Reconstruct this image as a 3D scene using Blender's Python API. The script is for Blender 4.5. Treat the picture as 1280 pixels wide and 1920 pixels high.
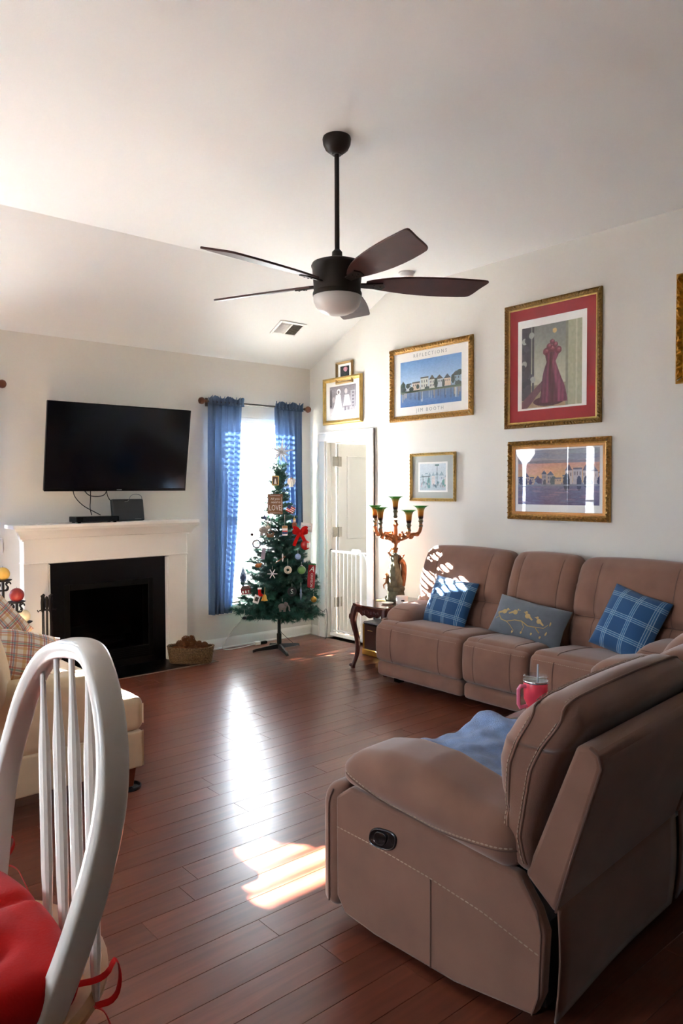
import bpy, bmesh, math, random
import numpy as np
from mathutils import Vector, Matrix, Euler
from mathutils.bvhtree import BVHTree
random.seed(7); rng = np.random.RandomState(7)
scene = bpy.context.scene
for o in list(bpy.data.objects): bpy.data.objects.remove(o)
COL = scene.collection
PI = math.pi

# ------------------------------------------------------------------ camera
cam_d = bpy.data.cameras.new('camera'); cam = bpy.data.objects.new('camera', cam_d); COL.objects.link(cam)
scene.camera = cam
YAW, PITCH, ROLL = 0.707363, -0.0324346, -0.0032133
cam.location = (-4.7808, -6.0904, 1.53)
fw = Vector((math.sin(YAW)*math.cos(PITCH), math.cos(YAW)*math.cos(PITCH), math.sin(PITCH)))
rt = Vector((math.cos(YAW), -math.sin(YAW), 0)); up = rt.cross(fw)
r2 = rt*math.cos(ROLL) + up*math.sin(ROLL); u2 = up*math.cos(ROLL) - rt*math.sin(ROLL)
cam.rotation_euler = Matrix((r2, u2, -fw)).transposed().to_euler()
cam_d.sensor_fit = 'HORIZONTAL'; cam_d.sensor_width = 24.0
cam_d.lens = 1386.77/1280*24.0
cam_d.clip_start = 0.05

# ------------------------------------------------------------------ world, sun, exposure
w = bpy.data.worlds.new('World'); scene.world = w; w.use_nodes = True
bg = w.node_tree.nodes['Background']; bg.inputs[0].default_value = (0.74, 0.865, 1.0, 1); bg.inputs[1].default_value = 4.5
sd = bpy.data.lights.new('sun', 'SUN'); so = bpy.data.objects.new('sun', sd); COL.objects.link(so)
sd.energy = 27.0; sd.color = (1.0, 0.965, 0.92); sd.angle = math.radians(0.45)
sdir = Vector((0.177, -0.984, -0.532)).normalized()
so.rotation_euler = sdir.to_track_quat('-Z', 'Y').to_euler(); so.location = (-3, 4, 5)
def portal(name, loc, rot, sx, sy):
    d = bpy.data.lights.new(name, 'AREA'); d.shape = 'RECTANGLE'; d.size = sx; d.size_y = sy
    d.cycles.is_portal = True
    o = bpy.data.objects.new(name, d); COL.objects.link(o); o.location = loc; o.rotation_euler = rot
for px_ in (-0.71, -3.68, -5.25): portal('daylight_portal', (px_, 0.2, 1.34), (-PI/2, 0, 0), 0.95, 1.9)
scene.view_settings.view_transform = 'Standard'; scene.view_settings.look = 'None'
scene.view_settings.gamma = 1.0; scene.view_settings.use_curve_mapping = False
scene.view_settings.exposure = 3.8

portal('daylight_portal', (-6.55, -3.7, 1.55), (0, -PI/2, 0), .8, .55)
# ------------------------------------------------------------------ materials
def lin(c):
    if isinstance(c, str):
        c = c.lstrip('#'); c = [int(c[i:i+2], 16) for i in (0, 2, 4)]
    out = []
    for v in c[:3]:
        v = v/255.0
        out.append(v/12.92 if v <= 0.04045 else ((v+0.055)/1.055)**2.4)
    return tuple(out)
MATS = {}
def mat(name, col, rough=0.6, metal=0.0, noise=0.0, nscale=20, bump=0.0, bscale=200, coat=0.0, sheen=0.0, spec=0.5, trans=0.0, obj_rand=0.0):
    if name in MATS: return MATS[name]
    m = bpy.data.materials.new(name); m.use_nodes = True; nt = m.node_tree; N = nt.nodes; L = nt.links
    b = N['Principled BSDF']; c = lin(col)
    b.inputs['Base Color'].default_value = (*c, 1); b.inputs['Roughness'].default_value = rough
    b.inputs['Metallic'].default_value = metal; b.inputs['Specular IOR Level'].default_value = spec
    if coat: b.inputs['Coat Weight'].default_value = coat; b.inputs['Coat Roughness'].default_value = 0.08
    if sheen: b.inputs['Sheen Weight'].default_value = sheen; b.inputs['Sheen Roughness'].default_value = 0.5
    if trans: b.inputs['Transmission Weight'].default_value = trans
    tc = N.new('ShaderNodeTexCoord')
    if noise or obj_rand:
        hsv = N.new('ShaderNodeHueSaturation'); hsv.inputs['Color'].default_value = (*c, 1)
        fac = None
        if noise:
            nz = N.new('ShaderNodeTexNoise'); nz.inputs['Scale'].default_value = nscale; nz.inputs['Detail'].default_value = 5
            L.new(tc.outputs['Object'], nz.inputs['Vector'])
            mr = N.new('ShaderNodeMapRange'); mr.inputs[1].default_value = 0.3; mr.inputs[2].default_value = 0.7
            mr.inputs[3].default_value = 1-noise; mr.inputs[4].default_value = 1+noise
            L.new(nz.outputs['Fac'], mr.inputs[0]); fac = mr.outputs[0]
        if obj_rand:
            oi = N.new('ShaderNodeObjectInfo'); m2 = N.new('ShaderNodeMapRange')
            m2.inputs[3].default_value = 1-obj_rand; m2.inputs[4].default_value = 1+obj_rand
            L.new(oi.outputs['Random'], m2.inputs[0])
            if fac is None: fac = m2.outputs[0]
            else:
                mm = N.new('ShaderNodeMath'); mm.operation = 'MULTIPLY'; L.new(fac, mm.inputs[0]); L.new(m2.outputs[0], mm.inputs[1]); fac = mm.outputs[0]
        L.new(fac, hsv.inputs['Value']); L.new(hsv.outputs[0], b.inputs['Base Color'])
    if bump:
        n2 = N.new('ShaderNodeTexNoise'); n2.inputs['Scale'].default_value = bscale; n2.inputs['Detail'].default_value = 3
        L.new(tc.outputs['Object'], n2.inputs['Vector'])
        bp = N.new('ShaderNodeBump'); bp.inputs['Strength'].default_value = bump; bp.inputs['Distance'].default_value = 0.01
        L.new(n2.outputs['Fac'], bp.inputs['Height']); L.new(bp.outputs[0], b.inputs['Normal'])
    MATS[name] = m; return m

def mat_floor():
    m = bpy.data.materials.new('floor_wood'); m.use_nodes = True; nt = m.node_tree; N = nt.nodes; L = nt.links
    b = N['Principled BSDF']; b.inputs['Roughness'].default_value = 0.24; b.inputs['Specular IOR Level'].default_value = 0.5
    oi = N.new('ShaderNodeObjectInfo'); tc = N.new('ShaderNodeTexCoord')
    ad = N.new('ShaderNodeVectorMath'); ad.operation = 'ADD'
    cb = N.new('ShaderNodeCombineXYZ'); ml = N.new('ShaderNodeMath'); ml.operation = 'MULTIPLY'; ml.inputs[1].default_value = 37.0
    L.new(oi.outputs['Random'], ml.inputs[0]); L.new(ml.outputs[0], cb.inputs[0]); L.new(ml.outputs[0], cb.inputs[2])
    geo = N.new('ShaderNodeNewGeometry')
    L.new(geo.outputs['Position'], ad.inputs[0]); L.new(cb.outputs[0], ad.inputs[1])
    mp = N.new('ShaderNodeMapping'); mp.inputs['Scale'].default_value = (1.3, 18, 1); L.new(ad.outputs[0], mp.inputs['Vector'])
    nz = N.new('ShaderNodeTexNoise'); nz.inputs['Scale'].default_value = 2.0; nz.inputs['Detail'].default_value = 5; nz.inputs['Roughness'].default_value = 0.55
    nz.inputs['Distortion'].default_value = 0.6
    L.new(mp.outputs[0], nz.inputs['Vector'])
    cr = N.new('ShaderNodeValToRGB'); e = cr.color_ramp.elements
    e[0].position = 0.3; e[0].color = (*lin('#5f3022'), 1); e[1].position = 0.78; e[1].color = (*lin('#78412f'), 1)
    L.new(nz.outputs['Fac'], cr.inputs[0])
    hs = N.new('ShaderNodeHueSaturation'); mr = N.new('ShaderNodeMapRange'); mr.inputs[3].default_value = 0.88; mr.inputs[4].default_value = 1.10
    L.new(oi.outputs['Random'], mr.inputs[0]); L.new(mr.outputs[0], hs.inputs['Value']); L.new(cr.outputs[0], hs.inputs['Color'])
    L.new(hs.outputs[0], b.inputs['Base Color'])
    n3 = N.new('ShaderNodeTexNoise'); n3.inputs['Scale'].default_value = 4.0; n3.inputs['Detail'].default_value = 2
    L.new(geo.outputs['Position'], n3.inputs['Vector'])
    m3 = N.new('ShaderNodeMapRange'); m3.inputs[1].default_value = .3; m3.inputs[2].default_value = .7; m3.inputs[3].default_value = 0.276; m3.inputs[4].default_value = 0.286
    L.new(n3.outputs['Fac'], m3.inputs[0]); L.new(m3.outputs[0], b.inputs['Roughness'])
    bp = N.new('ShaderNodeBump'); bp.inputs['Strength'].default_value = 0.06; bp.inputs['Distance'].default_value = 0.004
    L.new(n3.outputs['Fac'], bp.inputs['Height']); L.new(bp.outputs[0], b.inputs['Normal'])
    return m

def mat_curtain():
    m = bpy.data.materials.new('blue_curtain'); m.use_nodes = True; nt = m.node_tree; N = nt.nodes; L = nt.links
    N.remove(N['Principled BSDF']); out = N['Material Output']
    tc = N.new('ShaderNodeTexCoord'); nz = N.new('ShaderNodeTexNoise'); nz.inputs['Scale'].default_value = 60
    L.new(tc.outputs['Object'], nz.inputs['Vector'])
    cr = N.new('ShaderNodeValToRGB'); cr.color_ramp.elements[0].color = (*lin('#5b6f8c'), 1); cr.color_ramp.elements[1].color = (*lin('#6a7f9c'), 1)
    L.new(nz.outputs['Fac'], cr.inputs[0])
    d = N.new('ShaderNodeBsdfDiffuse'); t = N.new('ShaderNodeBsdfTranslucent'); L.new(cr.outputs[0], d.inputs[0])
    t.inputs[0].default_value = (*lin('#93a9c6'), 1)
    mx = N.new('ShaderNodeMixShader'); mx.inputs[0].default_value = 0.28
    L.new(d.outputs[0], mx.inputs[1]); L.new(t.outputs[0], mx.inputs[2])
    tr = N.new('ShaderNodeBsdfTransparent'); tr.inputs[0].default_value = (0.75, 0.85, 1, 1)
    m2 = N.new('ShaderNodeMixShader'); m2.inputs[0].default_value = 0.0
    L.new(mx.outputs[0], m2.inputs[1]); L.new(tr.outputs[0], m2.inputs[2]); L.new(m2.outputs[0], out.inputs[0])
    return m

def mat_glass(name, tint=(1, 1, 1), rough=0.0, refl=1.0):
    m = bpy.data.materials.new(name); m.use_nodes = True; nt = m.node_tree; N = nt.nodes; L = nt.links
    N.remove(N['Principled BSDF']); out = N['Material Output']
    tr = N.new('ShaderNodeBsdfTransparent'); tr.inputs[0].default_value = (*tint, 1)
    g = N.new('ShaderNodeBsdfGlossy'); g.inputs['Roughness'].default_value = rough
    fr = N.new('ShaderNodeFresnel'); fr.inputs[0].default_value = 1.5
    ml = N.new('ShaderNodeMath'); ml.operation = 'MULTIPLY'; ml.inputs[1].default_value = refl; L.new(fr.outputs[0], ml.inputs[0])
    ge = N.new('ShaderNodeNewGeometry'); iv = N.new('ShaderNodeMath'); iv.operation = 'SUBTRACT'; iv.inputs[0].default_value = 1.0; L.new(ge.outputs['Backfacing'], iv.inputs[1])
    m3 = N.new('ShaderNodeMath'); m3.operation = 'MULTIPLY'; L.new(ml.outputs[0], m3.inputs[0]); L.new(iv.outputs[0], m3.inputs[1]); ml = m3
    mx = N.new('ShaderNodeMixShader'); L.new(ml.outputs[0], mx.inputs[0]); L.new(tr.outputs[0], mx.inputs[1]); L.new(g.outputs[0], mx.inputs[2])
    L.new(mx.outputs[0], out.inputs[0]); return m

def mat_attr(name, rough=0.7):
    m = bpy.data.materials.new(name); m.use_nodes = True; nt = m.node_tree
    b = nt.nodes['Principled BSDF']; b.inputs['Roughness'].default_value = rough
    a = nt.nodes.new('ShaderNodeVertexColor'); a.layer_name = 'Col'
    nt.links.new(a.outputs[0], b.inputs['Base Color']); return m

def mat_plaid(name, base, stripes, sc=1.0, rough=0.9):
    """woven plaid: base colour and stripes as (axis, period, position, width, colour, strength) on generated-by-object coordinates"""
    m = bpy.data.materials.new(name); m.use_nodes = True; nt = m.node_tree; N = nt.nodes; L = nt.links
    b = N['Principled BSDF']; b.inputs['Roughness'].default_value = rough; b.inputs['Sheen Weight'].default_value = 0.2
    tc = N.new('ShaderNodeTexCoord'); sp = N.new('ShaderNodeSeparateXYZ'); L.new(tc.outputs['Object'], sp.inputs[0])
    cur = None
    for ax, per, pos, wd, colr, st in stripes:
        md = N.new('ShaderNodeMath'); md.operation = 'PINGPONG'
        ad = N.new('ShaderNodeMath'); ad.operation = 'ADD'; ad.inputs[1].default_value = -pos
        L.new(sp.outputs['XYZ'.index(ax)], ad.inputs[0]); L.new(ad.outputs[0], md.inputs[0]); md.inputs[1].default_value = per/2
        lt = N.new('ShaderNodeMath'); lt.operation = 'LESS_THAN'; lt.inputs[1].default_value = wd/2; L.new(md.outputs[0], lt.inputs[0])
        fa = N.new('ShaderNodeMath'); fa.operation = 'MULTIPLY'; fa.inputs[1].default_value = st; L.new(lt.outputs[0], fa.inputs[0])
        mx = N.new('ShaderNodeMix'); mx.data_type = 'RGBA'
        L.new(fa.outputs[0], mx.inputs['Factor'])
        if cur is None: mx.inputs['A'].default_value = (*lin(base), 1)
        else: L.new(cur, mx.inputs['A'])
        mx.inputs['B'].default_value = (*lin(colr), 1); cur = mx.outputs['Result']
    L.new(cur, b.inputs['Base Color'])
    n2 = N.new('ShaderNodeTexNoise'); n2.inputs['Scale'].default_value = 400; L.new(tc.outputs['Object'], n2.inputs['Vector'])
    bp = N.new('ShaderNodeBump'); bp.inputs['Strength'].default_value = 0.25; bp.inputs['Distance'].default_value = 0.004
    L.new(n2.outputs['Fac'], bp.inputs['Height']); L.new(bp.outputs[0], b.inputs['Normal'])
    return m

M = dict(
 wall=mat('wall_paint', '#dfdcd4', 0.9, bump=0.05, bscale=300), ceil=mat('ceiling_paint', '#e8e8e4', 0.95, bump=0.06, bscale=150),
 white=mat('white_trim', '#eeebe6', 0.45), door=mat('door_paint', '#e6e4e0', 0.5), floor=mat_floor(),
 black=mat('black_plastic', '#060607', 0.25, spec=.3), screen=mat('tv_screen', '#05060e', 0.12, spec=0.5),
 slate=mat('black_slate', '#060607', 0.28, noise=0.3, nscale=8, spec=.3), soot=mat('firebox_black', '#040404', 0.6, spec=.15),
 iron=mat('wrought_iron', '#231f1d', 0.55, metal=0.6), bronze=mat('dark_bronze', '#241d1a', 0.45, metal=0.5),
 suede=mat('brown_suede', '#866251', 0.85, noise=0.12, nscale=6, bump=0.12, bscale=500, sheen=0.35, spec=0.2),
 thread=mat('seam_thread', '#b39a86', 0.8), welt=mat('seam_welt', '#6b4c3f', 0.85, sheen=0.2),
 cream=mat('cream_upholstery', '#cdb693', 0.9, noise=0.04, bump=0.15, bscale=600, sheen=0.2, spec=0.2),
 cherry=mat('cherry_wood', '#4a1a12', 0.3, noise=0.25, nscale=12, coat=0.4), legwood=mat('furniture_leg_wood', '#6b2e17', 0.35, noise=0.2),
 gold=mat('gold_leaf', '#b48b4b', 0.4, metal=0.6, noise=0.35, nscale=60), goldd=mat('antique_gold', '#8a6a38', 0.45, metal=0.6, noise=0.4, nscale=80),
 goldp=mat('pale_gold', '#c9a964', 0.4, metal=0.5, noise=0.15), mat_white=mat('mat_board', '#efeeea', 0.9), mat_red=mat('red_mat_board', '#a3282f', 0.85),
 mat_grey=mat('grey_mat_board', '#b9bdb8', 0.9), chairwhite=mat('chair_white_paint', '#e4dcd3', 0.4, coat=0.2), chairwood=mat('natural_wood', '#c79468', 0.45, noise=0.12),
 red=mat('red_fabric', '#b80f0b', 0.85, noise=0.08, nscale=10, sheen=0.05, bump=0.1, spec=.2), blade=mat('fan_blade_wood', '#45201a', 0.4, noise=0.25, nscale=14),
 frost=mat('frosted_glass', '#dcdad5', 0.35), chrome=mat('chrome', '#c9c9c9', 0.2, metal=1.0), hinge=mat('hinge_nickel', '#aaa59c', 0.4, metal=0.7),
 needle=mat('pine_needles', '#27584a', 0.5, obj_rand=0.35, spec=0.4), bark=mat('tree_trunk_green', '#17261c', 0.7),
 curtain=mat_curtain(), glass=mat_glass('window_glass'), picglass=mat_glass('picture_glass', refl=1.0), clear=mat_glass('clear_plastic', tint=(.93, .95, .96)),
 print_=mat_attr('printed_paper'), wicker=mat('wicker', '#735a40', 0.8, noise=0.5, nscale=90, bump=0.3), cone=mat('pine_cone_scales', '#7d4e2c', 0.75, noise=0.3, nscale=60),
 rodwood=mat('rod_finial_wood', '#6d4029', 0.4), pewter=mat('curtain_rod_metal', '#5a5450', 0.45, metal=0.6), pink=mat('pink_tumbler_enamel', '#f04a5c', 0.3), pinkh=mat('pink_handle', '#f77f9c', 0.4),
 blanket=mat('blue_towel', '#6f8dbd', 0.95, noise=0.15, nscale=30, bump=0.6, bscale=250, sheen=0.4), slat=mat('blind_slat', '#f0eeea', 0.6),
 ground_neutral=mat('neutral_bounce_ground', '#8f8d88', 0.9, noise=0.2, nscale=3), carpet=mat('beige_carpet', '#b39a7a', 0.95, bump=0.5, bscale=300), paper=mat('white_paper', '#f2f1ee', 0.8),
 dark=mat('dark_paint', '#1c1c1f', 0.5), patina=mat('lamp_patina', '#6b6a55', 0.55, metal=0.4, noise=0.35, nscale=25), copper=mat('lamp_copper', '#a2683f', 0.5, metal=0.5, noise=0.35, nscale=25),
 candle_w=mat('ivory_wax', '#e5d7b4', 0.5), candle_y=mat('yellow_wax', '#d0a850', 0.5, noise=0.12), candle_r=mat('red_wax', '#8f2a28', 0.45, noise=0.1),
 navy=mat('navy_paint', '#1f3a6d', 0.5), lblue=mat('light_blue_paint', '#7f9cc4', 0.5), silver=mat('silver_glitter', '#b9bcc0', 0.35, metal=0.7, noise=0.2, nscale=200), tan=mat('tan_wood', '#8a6446', 0.7, noise=0.15),
 green=mat('green_enamel', '#5c8a48', 0.35), yellow=mat('yellow_enamel', '#c99a3a', 0.4), grey=mat('grey_fabric', '#7b7875', 0.9), brass=mat('brass', '#b28a3a', 0.35, metal=0.8), brown=mat('dark_brown_lacquer', '#3a1a12', 0.4),
 stitchgold=mat('gold_embroidery', '#b79a63', 0.7), greyblue=mat('grey_blue_fabric', '#5f666d', 0.9, noise=0.08, sheen=0.3, bump=0.2, bscale=400),
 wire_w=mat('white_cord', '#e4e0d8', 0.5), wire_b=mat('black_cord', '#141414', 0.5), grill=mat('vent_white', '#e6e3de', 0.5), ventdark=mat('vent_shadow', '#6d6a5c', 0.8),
)

# ------------------------------------------------------------------ mesh helpers
class MB:
    def __init__(s): s.v = []; s.f = []
    def add(s, v, f):
        n = len(s.v); s.v += [tuple(q) for q in v]; s.f += [tuple(i+n for i in q) for q in f]; return s
    def box(s, x0, x1, y0, y1, z0, z1, b=0.0):
        if b <= 0:
            v = [(x, y, z) for x in (x0, x1) for y in (y0, y1) for z in (z0, z1)]
            return s.add(v, [(0, 1, 3, 2), (4, 6, 7, 5), (0, 4, 5, 1), (2, 3, 7, 6), (0, 2, 6, 4), (1, 5, 7, 3)])
        b = min(b, (x1-x0)*.49, (y1-y0)*.49, (z1-z0)*.49)
        bm = bmesh.new(); vs = []
        for sx in (0, 1):
            for sy in (0, 1):
                for sz in (0, 1):
                    X = (x0, x1)[sx]; Y = (y0, y1)[sy]; Z = (z0, z1)[sz]; dx = (b, -b)[sx]; dy = (b, -b)[sy]; dz = (b, -b)[sz]
                    for q in ((X, Y+dy, Z+dz), (X+dx, Y, Z+dz), (X+dx, Y+dy, Z)): vs.append(bm.verts.new(q))
        r = bmesh.ops.convex_hull(bm, input=vs); bmesh.ops.dissolve_limit(bm, angle_limit=0.01, verts=bm.verts[:], edges=bm.edges[:])
        bm.verts.index_update(); v = [tuple(q.co) for q in bm.verts]; f = [tuple(q.index for q in p.verts) for p in bm.faces]; bm.free()
        return s.add(v, f)
    def lathe(s, prof, c=(0, 0, 0), n=24, mtx=None, a0=0, a1=2*PI, wob=None):
        full = abs(a1-a0-2*PI) < 1e-6; m = n if full else n+1; v = []
        for r, z in prof:
            for k in range(m):
                a = a0+(a1-a0)*k/n; rr = r if wob is None else r*wob(a, z)
                v.append((rr*math.cos(a), rr*math.sin(a), z))
        f = []
        for i in range(len(prof)-1):
            for k in range(n):
                k2 = (k+1) % m; f.append((i*m+k, i*m+k2, (i+1)*m+k2, (i+1)*m+k))
        if full:
            if prof[0][0] > 1e-5: f.append(tuple(range(m-1, -1, -1)))
            if prof[-1][0] > 1e-5: f.append(tuple((len(prof)-1)*m+k for k in range(m)))
        if mtx is not None: v = [tuple(mtx @ Vector(q)) for q in v]
        v = [(q[0]+c[0], q[1]+c[1], q[2]+c[2]) for q in v]
        return s.add(v, f)
    def tube(s, pts, r, n=8, closed=False, sq=1.0, upv=None):
        pts = [Vector(p) for p in pts]; m = len(pts); rs = r if isinstance(r, (list, tuple)) else [r]*m
        v = []; prev = None
        for i, p in enumerate(pts):
            if closed: t = pts[(i+1) % m]-pts[i-1]
            else: t = pts[min(i+1, m-1)]-pts[max(i-1, 0)]
            if t.length < 1e-9: t = Vector((0, 0, 1))
            t.normalize()
            if upv is not None: a = Vector(upv)
            else: a = prev if prev is not None else (Vector((0, 0, 1)) if abs(t.z) < .9 else Vector((1, 0, 0)))
            x = a-t*a.dot(t)
            if x.length < 1e-6: x = t.orthogonal()
            x.normalize(); y = t.cross(x); prev = x
            for k in range(n):
                an = 2*PI*k/n+(PI/n if n == 4 else 0); v.append(p+x*math.cos(an)*rs[i]+y*math.sin(an)*rs[i]*sq)
        f = []
        for i in range(m if closed else m-1):
            j = (i+1) % m
            for k in range(n): f.append((i*n+k, i*n+(k+1) % n, j*n+(k+1) % n, j*n+k))
        if not closed:
            f.append(tuple(range(n-1, -1, -1))); f.append(tuple((m-1)*n+k for k in range(n)))
        return s.add(v, f)
    def sphere(s, c, r, n=16, sc=(1, 1, 1)):
        m = n//2; prof = [(max(1e-6, math.sin(PI*i/m)), -math.cos(PI*i/m)) for i in range(m+1)]
        t = MB(); t.lathe(prof, n=n)
        return s.add([(c[0]+q[0]*r*sc[0], c[1]+q[1]*r*sc[1], c[2]+q[2]*r*sc[2]) for q in t.v], t.f)
    def grid(s, fn, nu, nv, closed_u=False):
        v = [fn(i/nu, j/nv) for i in range(nu+1) for j in range(nv+1)]
        f = [(i*(nv+1)+j, (i+1)*(nv+1)+j, (i+1)*(nv+1)+j+1, i*(nv+1)+j+1) for i in range(nu) for j in range(nv)]
        return s.add(v, f)
    def prism(s, poly, a0, a1, axis='x'):
        n = len(poly); P = {'x': lambda p, a: (a, p[0], p[1]), 'y': lambda p, a: (p[0], a, p[1]), 'z': lambda p, a: (p[0], p[1], a)}[axis]
        v = [P(p, a0) for p in poly]+[P(p, a1) for p in poly]
        f = [tuple(range(n-1, -1, -1)), tuple(range(n, 2*n))]+[(i, (i+1) % n, n+(i+1) % n, n+i) for i in range(n)]
        return s.add(v, f)
    def xf(s, m): s.v = [tuple(m @ Vector(q)) for q in s.v]; return s
    def mesh(s, name, sharp=35):
        me = bpy.data.meshes.new(name); me.from_pydata(s.v, [], s.f)
        bm = bmesh.new(); bm.from_mesh(me); bmesh.ops.recalc_face_normals(bm, faces=bm.faces); bm.to_mesh(me); bm.free()
        me.shade_smooth(); me.set_sharp_from_angle(angle=math.radians(sharp)); return me
    def build(s, name, m, parent=None, sharp=35, bevel=0, solid=0, sub=0):
        o = bpy.data.objects.new(name, s.mesh(name, sharp)); COL.objects.link(o); o.data.materials.append(m)
        if parent is not None: o.parent = parent
        if solid:
            md = o.modifiers.new('thickness', 'SOLIDIFY'); md.thickness = solid; md.offset = 0
        if bevel:
            md = o.modifiers.new('bevel', 'BEVEL'); md.width = bevel; md.segments = 3; md.limit_method = 'ANGLE'; md.angle_limit = math.radians(40)
        if sub:
            md = o.modifiers.new('subdivision', 'SUBSURF'); md.levels = sub; md.render_levels = sub
        return o
def tag(o, label, cat, group=None):
    o['label'] = label; o['category'] = cat
    if group: o['group'] = group
    return o
def thing(name, label, cat, loc=(0, 0, 0), rz=0.0, group=None):
    o = bpy.data.objects.new(name, None); COL.objects.link(o); o.location = loc; o.rotation_euler = (0, 0, rz); o.empty_display_size = 0.05
    return tag(o, label, cat, group)
def struct(o, label=None): 
    o['kind'] = 'structure'
    if label: o['label'] = label
    return o
def copy_tree(o, parent=None):
    c = o.copy(); COL.objects.link(c)
    if parent is not None: c.parent = parent
    for ch in list(o.children): copy_tree(ch, c)
    return c

def axis_pts(h, r, m, k=4):
    e = 1-r/h; a = [-1+(1-e)*i/k for i in range(k)]; b = [-e+2*e*i/m for i in range(m+1)]
    return a+b+[e+(1-e)*(i+1)/k for i in range(k)]
def puff(hx, hy, hz, r, n=(12, 12, 6), bulge=(0, 0, 0), fn=None, k=4):
    """rounded, stuffed box around the origin; fn(P array) -> P deforms it"""
    h = np.array([hx, hy, hz], float); r = min(r, hx*.98, hy*.98, hz*.98)
    A = [axis_pts(h[i], r, n[i], k) for i in range(3)]; idx = {}; V = []; F = []
    def vid(q):
        key = (round(q[0], 5), round(q[1], 5), round(q[2], 5))
        if key not in idx: idx[key] = len(V); V.append(q)
        return idx[key]
    for ax in range(3):
        b, c = (ax+1) % 3, (ax+2) % 3
        for sg in (-1, 1):
            for i in range(len(A[b])-1):
                for j in range(len(A[c])-1):
                    ids = []
                    for di, dj in ((0, 0), (1, 0), (1, 1), (0, 1)):
                        q = [0, 0, 0]; q[ax] = sg; q[b] = A[b][i+di]; q[c] = A[c][j+dj]; ids.append(vid(tuple(q)))
                    F.append(tuple(ids if sg > 0 else ids[::-1]))
    P = np.array(V)*h; inn = np.clip(P, -(h-r), h-r); d = P-inn; ln = np.linalg.norm(d, axis=1, keepdims=True); ln[ln < 1e-9] = 1
    P = inn+d/ln*r
    q = np.clip(P/h, -1, 1); s2 = 1-q**2; out = P.copy()
    for i in range(3): out[:, i] += bulge[i]*q[:, i]*s2[:, (i+1) % 3]*s2[:, (i+2) % 3]
    if fn is not None: out = fn(out)
    m = MB(); m.v = [tuple(x) for x in out]; m.f = F; return m
def bvh_of(mb): return BVHTree.FromPolygons([Vector(q) for q in mb.v], mb.f)
def drape(path, direction, bv, off=0.001):
    """drop a polyline onto a surface"""
    out = []; d = Vector(direction).normalized()
    for p in path:
        hit = bv.ray_cast(Vector(p)-d*1.0, d)
        if hit[0] is not None: out.append(hit[0]+hit[1]*(off if hit[1].dot(d) < 0 else -off))
    return out
def resample(path, step):
    P = [Vector(p) for p in path]; out = [P[0]]; acc = 0
    for a, b in zip(P, P[1:]):
        L = (b-a).length; 
        if L < 1e-9: continue
        t = step-acc
        while t <= L: out.append(a+(b-a)*t/L); t += step
        acc = L-(t-step)
    return out
def stitches(mb, path, step=0.016, ln=0.010, r=0.0016):
    pts = resample(path, step)
    for a, b in zip(pts, pts[1:]):
        d = b-a
        if d.length > step*2.5: continue
        mb.tube([a, a+d*(ln/step*.5), a+d*(ln/step)], [r*.6, r, r*.6], 5)
def lerp_tab(tab, x):
    xs = [t[0] for t in tab]; return [np.interp(x, xs, [t[i] for t in tab]) for i in range(1, len(tab[0]))]
def text_mesh(txt, size, depth=0.0006, align='CENTER', spacing=1.0, shear=0.0):
    cu = bpy.data.curves.new('t', 'FONT'); cu.body = txt; cu.size = size; cu.extrude = depth; cu.align_x = align; cu.align_y = 'CENTER'
    cu.space_character = spacing; cu.shear = shear; cu.resolution_u = 2
    o = bpy.data.objects.new('t', cu); COL.objects.link(o); bpy.context.view_layer.update()
    me = bpy.data.meshes.new_from_object(o.evaluated_get(bpy.context.evaluated_depsgraph_get()))
    bpy.data.objects.remove(o); return me
def text_obj(name, txt, size, m, parent, mtx, **k):
    me = text_mesh(txt, size, **k); me.transform(mtx); me.materials.clear(); me.materials.append(m)
    o = bpy.data.objects.new(name, me); COL.objects.link(o); o.parent = parent; return o

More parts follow.
